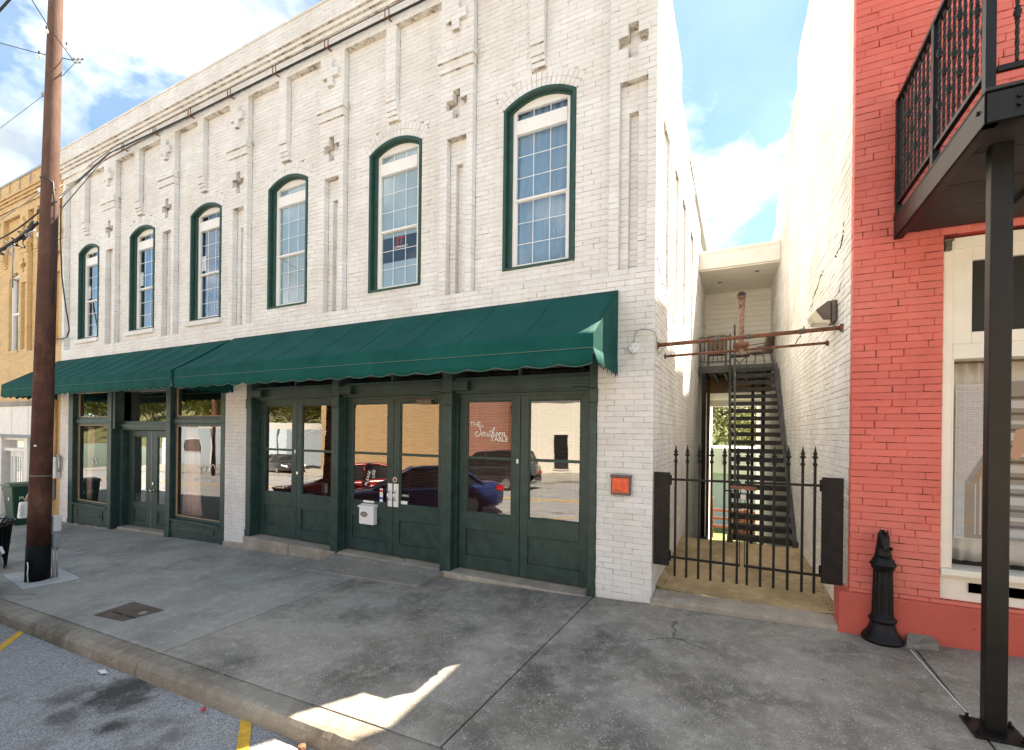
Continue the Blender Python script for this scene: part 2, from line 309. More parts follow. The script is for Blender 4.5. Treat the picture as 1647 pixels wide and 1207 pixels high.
# ------------------------------------------------------------------ mesh helpers
class MB:
    def __init__(s): s.v = []; s.f = []
    def add(s, vs, fs):
        n = len(s.v); s.v += [tuple(v) for v in vs]; s.f += [tuple(i+n for i in f) for f in fs]; return s
    def box(s, x0, x1, y0, y1, z0, z1):
        return s.add([(x0,y0,z0),(x1,y0,z0),(x1,y1,z0),(x0,y1,z0),(x0,y0,z1),(x1,y0,z1),(x1,y1,z1),(x0,y1,z1)],
                     [(0,3,2,1),(4,5,6,7),(0,1,5,4),(1,2,6,5),(2,3,7,6),(3,0,4,7)])
    def slab(s, pts, h):          # polygon (x,y,ztop) extruded down by h
        n = len(pts); s.add([p for p in pts]+[(p[0], p[1], p[2]-h) for p in pts],
              [tuple(range(n)), tuple(reversed(range(n, 2*n)))]+[((i+1) % n, i, i+n, (i+1) % n+n) for i in range(n)]); return s
    def prism(s, poly, ax, a, b):  # poly in the two other axes, extruded along ax from a to b
        n = len(poly)
        def P(p, q):
            l = list(p); l.insert(ax, q); return tuple(l)
        s.add([P(p, a) for p in poly]+[P(p, b) for p in poly], [tuple(reversed(range(n))), tuple(range(n, 2*n))]+[(i, (i+1) % n, (i+1) % n+n, i+n) for i in range(n)]); return s
    def cyl(s, p, q, r, r2=None, n=12):
        p, q = Vector(p), Vector(q); r2 = r if r2 is None else r2
        d = (q-p).normalized(); a = d.orthogonal().normalized(); b = d.cross(a)
        vs = []
        for c, rr in ((p, r), (q, r2)):
            for i in range(n):
                t = 2*math.pi*i/n; vs.append(c+a*rr*math.cos(t)+b*rr*math.sin(t))
        return s.add(vs, [tuple(reversed(range(n))), tuple(range(n, 2*n))]+[(i, (i+1) % n, (i+1) % n+n, i+n) for i in range(n)])
    def tube(s, pts, r, n=8):
        pts = [Vector(p) for p in pts]; vs = []; a = None
        for i, p in enumerate(pts):
            d = (pts[min(i+1, len(pts)-1)]-pts[max(i-1, 0)]).normalized()
            a = d.orthogonal().normalized() if a is None else (a-d*a.dot(d)).normalized()
            b = d.cross(a); rr = r[i] if isinstance(r, (list, tuple)) else r
            for k in range(n):
                t = 2*math.pi*k/n; vs.append(p+a*rr*math.cos(t)+b*rr*math.sin(t))
        fs = []
        for i in range(len(pts)-1):
            for k in range(n): fs.append((i*n+k, i*n+(k+1) % n, (i+1)*n+(k+1) % n, (i+1)*n+k))
        m = len(pts)-1
        return s.add(vs, fs+[tuple(reversed(range(n))), tuple(range(m*n, m*n+n))])
    def lathe(s, prof, c, n=24, flute=None):
        vs = []; c = Vector(c)
        for (r, z) in prof:
            for k in range(n):
                t = 2*math.pi*k/n; rr = r
                if flute and flute[0] <= z <= flute[1]: rr = r*(1-(.09 if k % 2 else 0))
                vs.append((c.x+rr*math.cos(t), c.y+rr*math.sin(t), c.z+z))
        fs = []; m = len(prof)
        for i in range(m-1):
            for k in range(n): fs.append((i*n+k, i*n+(k+1) % n, (i+1)*n+(k+1) % n, (i+1)*n+k))
        return s.add(vs, fs+[tuple(reversed(range(n))), tuple(range((m-1)*n, m*n))])
    def sheet(s, grid):
        h, w = len(grid), len(grid[0])
        return s.add([p for r in grid for p in r], [(i*w+j, i*w+j+1, (i+1)*w+j+1, (i+1)*w+j) for i in range(h-1) for j in range(w-1)])
    def build(s, name, mat, parent=None, smooth=False, bevel=0, kind=None, label=None, bseg=2, solid=0):
        me = bpy.data.meshes.new(name); o = bpy.data.objects.new(name, me)
        off = Vector((0, 0, 0))
        if parent is not None:
            q = parent
            while q is not None: off += q.location; q = q.parent
        me.from_pydata([(v[0]-off.x, v[1]-off.y, v[2]-off.z) for v in s.v], [], s.f)
        if isinstance(mat, str): mat = M[mat]
        if mat: me.materials.append(mat)
        if smooth: me.polygons.foreach_set('use_smooth', [True]*len(me.polygons))
        me.update(); COL.objects.link(o)
        if parent is not None: o.parent = parent
        if solid:
            md = o.modifiers.new('solid', 'SOLIDIFY'); md.thickness = solid; md.offset = 0
        if bevel:
            md = o.modifiers.new('bevel', 'BEVEL'); md.width = bevel; md.segments = bseg; md.limit_method = 'ANGLE'; md.angle_limit = R_(40); md.harden_normals = False
        if kind: o['kind'] = kind
        if label: o['label'] = label
        return o
def BX(*a): return MB().box(*a)
def thing(name, label, cat, loc, group=None):
    o = bpy.data.objects.new(name, None); o.empty_display_size = .1; COL.objects.link(o); o.location = loc
    o['label'] = label; o['category'] = cat
    if group: o['group'] = group
    return o
def tag(o, label, cat, group=None):
    o['label'] = label; o['category'] = cat
    if group: o['group'] = group
    return o
def struct(o): o['kind'] = 'structure'; return o
def subempty(name, parent, label=None):
    o = bpy.data.objects.new(name, None); COL.objects.link(o); o.parent = parent
    if label: o['label'] = label
    return o
def copy_tree(o, loc, label=None, group=None):
    c = o.copy(); COL.objects.link(c); c.location = loc
    if label: c['label'] = label
    if group: c['group'] = group
    for ch in o.children:
        k = ch.copy(); COL.objects.link(k); k.parent = c
        for g in ch.children:
            q = g.copy(); COL.objects.link(q); q.parent = k
    return c
def text(name, s, size, mat, parent, org, u=(1, 0, 0), v=(0, 0, 1), shear=0, depth=.001, align='LEFT', sx=1.0, label=None, spacing=1.0):
    cu_ = bpy.data.curves.new(name, 'FONT'); cu_.body = s; cu_.size = size; cu_.extrude = depth; cu_.shear = shear; cu_.align_x = align; cu_.space_character = spacing
    to = bpy.data.objects.new(name+'_tmp', cu_); COL.objects.link(to)
    dg = bpy.context.evaluated_depsgraph_get(); me = bpy.data.meshes.new_from_object(to.evaluated_get(dg))
    bpy.data.objects.remove(to)
    u, v, org = Vector(u), Vector(v), Vector(org); w = u.cross(v)
    mb = MB(); mb.v = [tuple(org+u*(p.co.x*sx)+v*p.co.y+w*p.co.z) for p in me.vertices]; mb.f = [tuple(p.vertices) for p in me.polygons]
    return mb.build(name, mat, parent, label=label)
def gz(x, y): return .034*x+.01*y

# ------------------------------------------------------------------ ground, road, pavement
mb = MB(); mb.add([(-400, -400, -30), (400, -400, -30), (400, 400, -30), (-400, 400, -30)], [(0, 1, 2, 3)])
struct(mb.build('ground', 'hill'))
KY = -3.36
def gp(x, y, off=0): return (x, y, gz(x, y)+off)
mb = MB()
xs = [-60+2*i for i in range(56)]; ys = [KY+.02-1.0*i for i in range(16)]
mb.sheet([[gp(x, y, -.14) for x in xs] for y in ys]); struct(mb.build('road', 'asphalt', solid=0))
pav = bpy.data.objects.new('pavement', None); COL.objects.link(pav); pav['kind'] = 'structure'
jx = [-60, -40, -27, -20.6, -17.2, -13.9, -10.55, -7.27, -4.17, -.775, 2.41, 5.6, 9, 14, 30]
random.seed(3)
for i in range(len(jx)-1):
    a, b = jx[i]+.008, jx[i+1]-.008; yb = .35
    p1, p2, p3, p4 = (a, -3.145), (b, -3.145), (b, yb), (a, yb)
    if i == 8: p1 = (a, -3.145); p2 = (b-.06, -3.145); p3 = (b+.08, yb)
    if i == 9: p1 = (a-.06, -3.145); p4 = (a+.08, yb)
    off = 0 if -8 < a < 3 else random.uniform(-.003, .003)
    MB().slab([gp(*p, off) for p in (p1, p2, p3, p4)], .12).build('paving_slab', 'sidewalk2' if a < -7 else 'sidewalk', pav, bevel=.006)
    # kerb stones follow the same joints
    n = max(4, int((b-a)/.07)); n = min(n, 120); kr = random.Random(i); g_ = []; ch_ = 0.
    for q in range(n+1):
        x = a+(b-a)*q/n; ch_ = ch_*.55+kr.uniform(0, .012) if kr.random() > .12 else kr.uniform(.012, .03); w1 = kr.uniform(-.003, .003)
        g_.append([gp(x, KY-.012+w1, -.30), gp(x, KY-.006+w1, -.10), gp(x, KY+w1+ch_*.25, -.034-ch_*.6), gp(x, KY+.016+ch_*.6+w1, -.006-ch_*.25), gp(x, KY+.045+ch_, kr.uniform(-.0015, .0015)), gp(x, -3.18, 0), gp(x, -3.155, -.006), gp(x, -3.155, -.3)])
    km = MB().sheet(g_); km.add(g_[0], [tuple(range(8))]); km.add(g_[-1], [tuple(range(8))])
    km.build('kerb_stone', 'kerb', pav, smooth=False)
MB().slab([gp(-60, -3.3, -.05), gp(30, -3.3, -.05), gp(30, .5, -.05), gp(-60, .5, -.05)], .05).build('joint_bed', 'gravel_dark', pav)
# far pavement over the road
MB().slab([gp(-60, -26, -.02), gp(50, -26, -.02), gp(50, -15.5, -.02), gp(-60, -15.5, -.02)], .2).build('far_paving', 'sidewalk2', pav)
# yellow bay lines
mk_ = bpy.data.objects.new('road_marking', None); COL.objects.link(mk_); mk_['kind'] = 'structure'
for x0 in (-6.72, -2.56, -10.9, 1.6, -15.06):
    ln = 4.5
    dx, dy = .80, -.60
    MB().slab([gp(x0-.045, KY+.0, -.134), gp(x0+.09, KY+.0, -.134), gp(x0+.09+dx*ln, KY+dy*ln, -.134), gp(x0-.045+dx*ln, KY+dy*ln, -.134)][::-1], .003).build('bay_line', 'yellow_line', mk_)
for yy in (-9.3, -9.55):
    MB().slab([gp(-60, yy, -.134), gp(50, yy, -.134), gp(50, yy+.11, -.134), gp(-60, yy+.11, -.134)], .003).build('centre_line', 'yellow_line', mk_)
tag(MB().slab([(2.355, -.25, gz(2.35, -.25)+.004), (2.366, -.25, gz(2.35, -.25)+.004), (2.425, -1.47, gz(2.4, -1.4)+.004), (2.412, -1.47, gz(2.4, -1.4)+.004)], .003).build('chalk_line', 'mastic', None), 'thin white line on the pavement between bollard and steel post', 'painted line')
mc = thing('meter_cover', 'flat rusty iron utility cover set into the pavement', 'manhole cover', (-5.8, -2.7, gz(-5.8, -2.7)))
qc = [(-6.06, -2.94), (-5.485, -2.895), (-5.409, -2.494), (-6.151, -2.484)]
MB().slab([gp(x, y, .004) for x, y in qc], .02).build('lid', 'tin', mc, bevel=.003)
MB().lathe([(.045, 0), (.045, .006)], gp(-5.55, -2.66, .004), 16).build('lock_cap', 'galv', mc)
for k in range(2):
    MB().slab([gp(-5.95+k*.3, -2.8, .007), gp(-5.75+k*.3, -2.8, .007), gp(-5.75+k*.3, -2.77, .007), gp(-5.95+k*.3, -2.77, .007)], .003).build('lift_slot', 'blackp', mc)

# ------------------------------------------------------------------ brickwork
COURSE = .0702
TEMPL = {}
def brick_template(L, dep, mat, ch=.0045):
    key = (round(L, 2), dep, mat)
    if key in TEMPL: return TEMPL[key]
    h = COURSE-.0048; v = []
    def rect(x0, x1, z0, z1, y): return [(x0, y, z0), (x1, y, z0), (x1, y, z1), (x0, y, z1)]
    v += rect(-L/2, L/2, -h/2, h/2, dep); v += rect(-L/2, L/2, -h/2, h/2, ch); v += rect(-L/2+ch, L/2-ch, -h/2+ch, h/2-ch, 0)
    f = [(8, 9, 10, 11)]
    for k in (0, 4):
        for i in range(4): f.append((k+i, k+(i+1) % 4, k+4+(i+1) % 4, k+4+i))
    me = bpy.data.meshes.new('brick'); me.from_pydata(v, [], f); TEMPL[key] = me; return me
def brickwall(parent, segfun, v0, rows, to_world, rotz, mat, jmat, name='brick', score=None, nsingle=0, jit=.0018, L=.232, jw=.0048, seed=1, back=.24, irr=.008, skip=.05):
    """segfun(vmid)->[(u0,u1,w)]; to_world(u,v,w)->xyz. The nsingle largest in view become objects, the rest one part of kind stuff."""
    rnd = random.Random(seed); bricks = []; mo = MB()
    for k in range(rows):
        a = v0+k*COURSE; b = a+COURSE; segs = sorted(segfun((a+b)/2))
        for i, (s0, s1, w) in enumerate(segs):
            lw = segs[i-1][2] if i and abs(segs[i-1][1]-s0) < 1e-4 else None
            rw = segs[i+1][2] if i+1 < len(segs) and abs(segs[i+1][0]-s1) < 1e-4 else None
            def ext(n): return -.006 if (n is None or n < w) else (.0 if n == w else .03)
            m0, m1 = s0-ext(lw), s1+ext(rw)
            q = [to_world(u, v, ww) for ww in (w-.006, w-back) for (u, v) in ((m0, a), (m1, a), (m1, b), (m0, b))]
            mo.add(q, [(0, 1, 2, 3), (0, 4, 5, 1), (1, 5, 6, 2), (2, 6, 7, 3), (3, 7, 4, 0)])
            # brick ends on a running bond
            st = L+jw; off = (k % 2)*st/2+(.03 if k % 6 == 5 else 0)
            n0 = math.floor((s0-off)/st)+1
            ends = [s0]
            while n0*st+off < s1-.001:
                e = n0*st+off+rnd.uniform(-irr, irr)
                if e-ends[-1] > .05 and s1-e > .05 and not (rnd.random() < skip and e-ends[-1] < .3): ends.append(e)
                n0 += 1
            ends.append(s1)
            for j in range(len(ends)-1):
                u0_ = ends[j]+(jw/2 if j or rw is not None and lw == w else .0); u1_ = ends[j+1]-(jw/2 if j < len(ends)-2 else .0)
                if j == 0: u0_ = s0+.0005
                bricks.append((u0_, u1_, a+jw/2, b-jw/2, w+rnd.uniform(-jit, jit), rnd.uniform(-.003, .003)))
    chosen = set()
    if nsingle:
        sc = []
        for i, (a, b, c, d, w, e) in enumerate(bricks):
            p = Vector(to_world((a+b)/2, (c+d)/2, w)); s_ = score(p, b-a)
            if s_ > 0: sc.append((s_, i))
        sc.sort(reverse=True); chosen = set(i for _, i in sc[:nsingle])
    mb = MB(); ch = .0045
    for i, (a, b, c, d, w, e) in enumerate(bricks):
        if i in chosen:
            o = bpy.data.objects.new('brick', brick_template(b-a, .1, mat)); COL.objects.link(o)
            Lq = round(b-a, 2); o.parent = parent
            if not o.data.materials: o.data.materials.append(M[mat])
            o.location = Vector(to_world((a+b)/2, (c+d)/2, w))-parent.location; o.rotation_euler = (0, 0, rotz); o.location.z += e*.5
            o.scale = ((b-a)/max(Lq, .01), 1, (d-c)/(COURSE-.0048))
            continue
        e2 = rnd.uniform(-.0022, .0022); cc = ((a, c+e2), (b, c-e2), (b, d-e2), (a, d+e2)); q = [to_world(u, v+e*.5, w-.1) for u, v in cc]
        q += [to_world(u, v+e*.5, w-ch) for u, v in cc]
        q += [to_world(u, v+e*.5, w) for u, v in ((a+ch, c+e2+ch), (b-ch, c-e2+ch), (b-ch, d-e2-ch), (a+ch, d+e2-ch))]
        mb.add(q, [(8, 9, 10, 11)]+[(kk+j, kk+(j+1) % 4, kk+4+(j+1) % 4, kk+4+j) for kk in (0, 4) for j in range(4)])
    mb.build('brickwork', mat, parent, kind='stuff')
    mo.build('mortar', jmat, parent, kind='stuff')
def paint(base, overlays):
    """overlay list of (u0,u1,w|None) in paint order -> merged segments"""
    pts = sorted(set(round(x, 5) for s in base+overlays for x in s[:2])); out = []
    for a, b in zip(pts, pts[1:]):
        m = (a+b)/2; w = 'x'
        for s in base+overlays:
            if s[0] < m < s[1]: w = s[2]
        if w == 'x' or w is None: continue
        if out and out[-1][2] == w and abs(out[-1][1]-a) < 1e-6: out[-1] = (out[-1][0], b, w)
        else: out.append((a, b, w))
    return out
def frustum(p):
    r = p-CAM; d = r.dot(d0)
    if d < .2: return None
    x = 823.5+F_PX*r.dot(cr)/d; y = 694.2-F_PX*r.dot(cu)/d
    return (x, y, d) if -5 < x < 1652 and -5 < y < 1212 else None
def score_n(nrm, hidden=lambda p: False):
    nrm = Vector(nrm)
    def f(p, L):
        q = frustum(p)
        if not q or hidden(p): return 0
        r = CAM-p; return L*max(0, r.normalized().dot(nrm))/r.length_squared
    return f

# ------------------------------------------------------------------ the white corner building
WB = thing('white_brick_building', 'white painted two storey brick building with green trim and six arched upper windows', 'building', (-7.7, 2, -.26))
PIL = [-.577, -3.155, -5.71, -8.25, -10.74, -13.24]
STRIP = [-1.69, -4.23, -6.79, -9.34, -11.83, -14.41]
WINX = [-2.127, -4.645, -7.19, -9.72, -12.2, -14.76]
WW, WZ0, WZS, RISE = 1.075, 4.32, 6.60, .17
RAD = ((WW/2)**2+RISE**2)/(2*RISE); ACZ = WZS+RISE-RAD; RING = .22
XL = -15.42; FIELD = -.105
def whalf(v):
    if v < WZS: return WW/2
    s_ = (WW/2)/RAD; zo = ACZ+(RAD+RING)*math.sqrt(1-s_*s_); xo = (RAD+RING)*s_
    if v < zo: return WW/2+(v-WZS)/(zo-WZS)*(xo-WW/2)
    q = (RAD+RING)**2-(v-ACZ)**2
    return math.sqrt(q) if q > 0 else 0
def facade(v):
    if v < 2.95: return paint([(XL, -14.96, 0.), (-8.28, -7.6, 0.), (-.69, 0., 0.)], [])
    if v < 4.06: return paint([(XL, 0., 0.)], [])
    if v > 8.46:
        w = 0. if v < 8.66 else .04 if v < 8.80 else .08 if v < 8.87 else .12 if v < 8.95 else .16
        return [(XL, 0. if w == 0 else w, w)]
    ov = []
    for x in STRIP:
        w = 0. if v > 7.27 else -.02 if v > 7.19 else -.04 if v > 7.11 else -.06 if v > 7.03 else None
        if w is not None: ov.append((x, x+.205, w))
    ov.append((XL, XL+.15, 0.))
    for i, x in enumerate(PIL):
        e = 0. if i == 0 else x+.57
        belt = .028 if 7.40 < v < 7.54 else .056 if 7.54 < v < 7.66 else 0.
        r_ = e if i else 0.
        if i: ov.append((x-(.03 if belt > .03 else .012 if belt else 0), r_+(.03 if belt > .03 else .012 if belt else 0), belt))
        else: ov.append((x, r_, 0.))
        c = x+.285
        if i and 7.90 < v < 8.32: ov.append((c-.062, c+.062, .06))
        if i and 8.04 < v < 8.18: ov.append((c-.18, c+.18, .06))
        if 6.70 < v < 7.12: ov.append((c-.062, c+.062, -.13))
        if 6.84 < v < 6.98: ov.append((c-.18, c+.18, -.13))
        if 4.10 < v < 6.37: ov.append((x+.128, r_-.108, -.105 if i else -.085))
        if 4.10 < v < 6.03: ov.append((c-.055, c+.058, -.18 if i else -.16))
    for x in WINX:
        if WZ0 < v:
            h = whalf(v)
            if h: ov.append((x+WW/2-h, x+WW/2+h, None))
    return paint([(XL, 0., FIELD)], ov)
def hid_front(p): return (2.6 < p.z < 3.85 and p.x < -.44) or (2.6 < p.z < 3 and p.x < -.4)
brickwall(WB, facade, -.562, 140, lambda u, v, w: (u, -w, v), 0, 'white_brick', 'white_joint', score=score_n((0, -1, 0), hid_front), nsingle=220, seed=2)
# alley side: stepped parapet, blind recesses
def alley_left(v):
    if v > 9.28: return []
    tops = [(.1, .60, 9.28), (.60, 2.4, 8.24), (2.4, 3.8, 7.68), (3.8, 5.0, 7.32), (5.0, 6.5, 7.08), (6.5, 9.0, 6.83), (9.0, 13., 6.5)]
    base = [(a, b, 0.) for a, b, t in tops if v < t]
    ov = [(a, b, -.035) for a, b in ((.55, 1.12), (1.72, 2.2), (2.72, 3.3), (4.15, 4.8)) if 4.0 < v < 6.2] if v < 6.2 else []
    ov = [o for o in ov if any(b[0] <= o[0] and o[1] <= b[1]+2 for b in base)]
    return paint(base, ov)
brickwall(WB, alley_left, -2.527, 169, lambda u, v, w: (w, u, v), R_(90), 'alley_brick', 'alley_joint', score=score_n((1, 0, 0)), nsingle=75, jit=.0035, seed=5, back=.2, irr=.02, skip=.12)
# the facade end bricks turn the corner: backing and roof
MB().box(XL+.02, -.26, .30, .34, 2.97, 4.05).build('wall_core', 'white_joint', WB)
MB().box(XL, -.1, .3, 12.5, 8.0, 8.15).build('roof', 'far_gray', WB)
MB().box(XL, -15.2, .3, 12.5, -.6, 8.2).build('party_wall', 'white_joint', WB)
# coping on the parapet
for k in range(12):
    a = XL+k*1.297; MB().box(a+.004, min(a+1.293, .01), -.18, .3, 9.265, 9.305).build('coping_stone', 'white_brick', WB, bevel=.008)
# arched heads
def arcp(cx, r, n, a):
    return [(cx+r*math.sin(-a+2*a*i/n), ACZ+r*math.cos(-a+2*a*i/n)) for i in range(n+1)]
A_ = math.asin((WW/2)/RAD)
vb = MB(); vm = MB()
for x in WINX:
    cx = x+WW/2
    for ring in range(2):
        ra = RAD+.004+ring*.109; rb = ra+.103; n = 17; rnd = random.Random(int(cx*100)+ring)
        for i in range(n):
            t0 = -A_+2*A_*(i+.05)/n; t1 = -A_+2*A_*(i+.95)/n; y = -FIELD+rnd.uniform(-.003, .003); dep = .1
            q = []
            for yy, e in ((y+dep, 0), (y+.004, 0), (y, 1)):
                ang = (t1-t0)*.06*e; re = .004*e
                for (r, t) in ((ra+re, t0+ang), (ra+re, t1-ang), (rb-re, t1-ang), (rb-re, t0+ang)): q.append((cx+r*math.sin(t), yy, ACZ+r*math.cos(t)))
            vb.add(q, [(8, 9, 10, 11)]+[(kk+j, kk+(j+1) % 4, kk+4+(j+1) % 4, kk+4+j) for kk in (0, 4) for j in range(4)])
    p1 = arcp(cx, RAD+.005, 20, A_); p2 = arcp(cx, RAD+RING+.03, 20, A_+.025)
    vm.add([(p[0], -FIELD+.009, p[1]) for p in p1+p2]+[(p[0], .33, p[1]) for p in p1+p2], [(i, i+1, i+22, i+21) for i in range(20)]+[(i+42, i+1+42, i+1, i) for i in range(20)])
vb.build('arch_brick', 'white_brick', WB, kind='stuff'); vm.build('arch_mortar', 'white_joint', WB, kind='stuff')

def outline(xl, xr, zb, zs, r, acz, n=20):
    cx = (xl+xr)/2; a = math.asin(min(1, (xr-xl)/2/r))
    arc = [(cx+r*math.sin(-a+2*a*i/n), acz+r*math.cos(-a+2*a*i/n)) for i in range(n+1)]
    return [(xl, zb)]+arc+[(xr, zb)]
def arch_frame(mb, xl, xr, zb, r, acz, wid, y0, y1, wbot=0):
    o = outline(xl, xr, zb, 0, r, acz); i = outline(xl+wid, xr-wid, zb+wbot, 0, r-wid, acz); n = len(o)
    vs = [(p[0], y0, p[1]) for p in o]+[(p[0], y0, p[1]) for p in i]+[(p[0], y1, p[1]) for p in o]+[(p[0], y1, p[1]) for p in i]
    fs = []
    for k in range(n-1):
        fs += [(k, k+1, n+k+1, n+k), (n+k, n+k+1, 3*n+k+1, 3*n+k), (k, 2*n+k, 2*n+k+1, k+1), (2*n+k, 3*n+k, 3*n+k+1, 2*n+k+1)]
    if wbot: fs += [(0, n, 2*n-1, n-1), (n, 3*n, 4*n-1, 2*n-1)]
    else: fs += [(0, n, 3*n, 2*n), (n-1, 3*n-1, 4*n-1, 2*n-1)]
    mb.add(vs, fs)
def wavy(x0, x1, z0, z1, y, amp, waves, mat, name, parent, n=40, ph=0, slope=0, label=None):
    g = []
    for j in range(7):
        z = z0+(z1-z0)*j/6; k = 1-.25*j/6
        g.append([(x0+(x1-x0)*i/n*(1-slope*(1-j/6)), y+amp*k*math.sin(2*math.pi*waves*i/n+ph+.5*math.sin(j))+amp*.4*math.sin(7.3*waves*i/n+j*.3), z) for i in range(n+1)])
    return MB().sheet(g).build(name, mat, parent, smooth=True, solid=.003, label=label)

for wi, x in enumerate(WINX):
    xr = x+WW; cx = x+WW/2
    wn_ = subempty('window', WB)
    m1 = MB(); arch_frame(m1, x+.003, xr-.003, WZ0+.003, RAD-.003, ACZ, .045, .088, .16)
    arch_frame(m1, x+.02, xr-.02, WZ0+.003, RAD-.02, ACZ+.045, .085, .162, .26)
    m1.box(x+.003, xr-.003, .085, .26, WZ0-.0, WZ0+.035)
    m1.build('casing', 'green_trim', wn_, bevel=.006)
    a, b = x+.092, xr-.092; zb = WZ0+.04; yF, yB = .205, .262
    m2 = MB()
    m2.box(a, a+.065, yF, yB, zb, 6.62); m2.box(b-.065, b, yF, yB, zb, 6.62); m2.box(a+.065, b-.065, yF, yB, zb, zb+.06)
    m2.box(a+.065, b-.065, yF-.012, yB, 6.27, 6.465)
    hd = [(a, 6.60), (a+.055, 6.60), (b-.055, 6.60), (b, 6.60)]
    top = [p for p in outline(a, b, 6.60, 0, RAD-.1, ACZ+.05)][1:-1]
    top = [(px_, max(pz, 6.605)) for px_, pz in top]
    m2.prism([(a, 6.598)]+top+[(b, 6.598)], 1, yF+.001, yB)
    m2.box(a+.06, b-.06, yF+.008, yB, 5.315, 5.36); m2.box(a+.06, b-.06, yF-.008, yF+.008, 5.322, 5.345)
    m2.box(a+.065, a+.078, yF+.012, yB, zb+.06, 5.315); m2.box(b-.078, b-.065, yF+.012, yB, zb+.06, 5.315)
    fr_ = m2.build('sash_frame', 'vinyl', wn_, bevel=.006)
    g = MB(); gx0, gx1 = a+.065, b-.065
    def grid(z0, z1, nr):
        for k in (1, 2): g.box(gx0+(gx1-gx0)*k/3-.0045, gx0+(gx1-gx0)*k/3+.0045, yF+.030, yF+.036, z0, z1)
        for k in range(1, nr): g.box(gx0, gx1, yF+.0305, yF+.0355, z0+(z1-z0)*k/nr-.0045, z0+(z1-z0)*k/nr+.0045)
    grid(6.465, 6.60, 1); grid(5.36, 6.27, 3); grid(zb+.06, 5.315, 3)
    g.build('glazing_bars', 'vinyl', wn_)
    for (z0, z1, yy) in ((6.465, 6.60, .238), (5.36, 6.27, .238), (zb+.06, 5.315, .244)):
        MB().box(gx0-.004, gx1+.004, yy, yy+.004, z0-.004, z1+.004).build('pane', 'glass', wn_)
    if wi >= 3:
        MB().box(x-.12, xr+.03, -.02-FIELD-.035, .20, WZ0-.1, WZ0-.004).build('sill', 'white_brick', wn_, bevel=.008)
    # what hangs behind the glass
    if wi == 0: wavy(gx0-.05, gx1+.05, zb, 6.62, .30, .018, 7, 'curtain_gray', 'curtain', wn_)
    elif wi in (1, 2):
        z0 = 5.25 if wi == 1 else zb
        MB().box(gx0-.03, gx1+.03, .268, .271, z0, 6.62).build('roller_shade', 'shade', wn_)
        if wi == 1:
            MB().box(gx0-.03, gx1+.03, .272, .275, zb, 4.84).build('lower_shade', 'shade', wn_)
            text('red_lettering', 'JT', .17, 'redp', wn_, (cx-.06, .2365, 5.10), shear=.15)
            text('pale_lettering', 'COMMUNITY', .05, 'whitep', wn_, (cx-.13, .2365, 5.04))
    else:
        wavy(gx0+(-.05, .05, .22)[wi-3], gx1+.05, zb, 6.62, .31, (.008, .012, .018)[wi-3], (3, 5, 7)[wi-3], 'curtain_sky_reflection', 'curtain', wn_, ph=wi)  # added curtain, its blue stands in for sky reflected in the panes
        if wi in (3, 4, 5): MB().box(gx0+.03, gx0+.16, .241, .2425, 5.43, 5.75).build('paper_notice', 'whitep', wn_)
# rooms behind the windows
def room(x0, x1, y0, y1, z0, z1, mat, fl, name='room'):
    mb = MB(); t = .05
    mb.box(x0, x1, y1, y1+t, z0, z1); mb.box(x0-t, x0, y0, y1, z0, z1); mb.box(x1, x1+t, y0, y1, z0, z1); mb.box(x0, x1, y0, y1, z1, z1+t)
    mb.build(name+'_shell', mat, WB); MB().box(x0, x1, y0, y1, z0-t, z0).build(name+'_floor', fl, WB)
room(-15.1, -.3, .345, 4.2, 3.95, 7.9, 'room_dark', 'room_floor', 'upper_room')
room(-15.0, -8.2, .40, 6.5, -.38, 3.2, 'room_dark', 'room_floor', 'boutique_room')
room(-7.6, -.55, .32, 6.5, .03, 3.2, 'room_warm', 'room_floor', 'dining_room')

# ------------------------------------------------------------------ shopfronts of the white building
def frame_box(mb, x0, x1, z0, z1, w, y0, y1):
    mb.box(x0, x0+w, y0, y1, z0, z1); mb.box(x1-w, x1, y0, y1, z0, z1); mb.box(x0+w, x1-w, y0, y1, z0, z0+w); mb.box(x0+w, x1-w, y0, y1, z1-w, z1)
def post(x0, x1, y0, y1, z0, z1, cap=None):
    mb = MB().box(x0, x1, y0, y1, z0, z1)
    if cap: mb.box(x0-.008, x1+.008, y0-.01, y1, cap, cap+.022)
    mb.box(x0-.006, x1+.006, y0-.012, y1, z0, z0+.16)
    return mb.build('post', 'green', WB, bevel=.008)
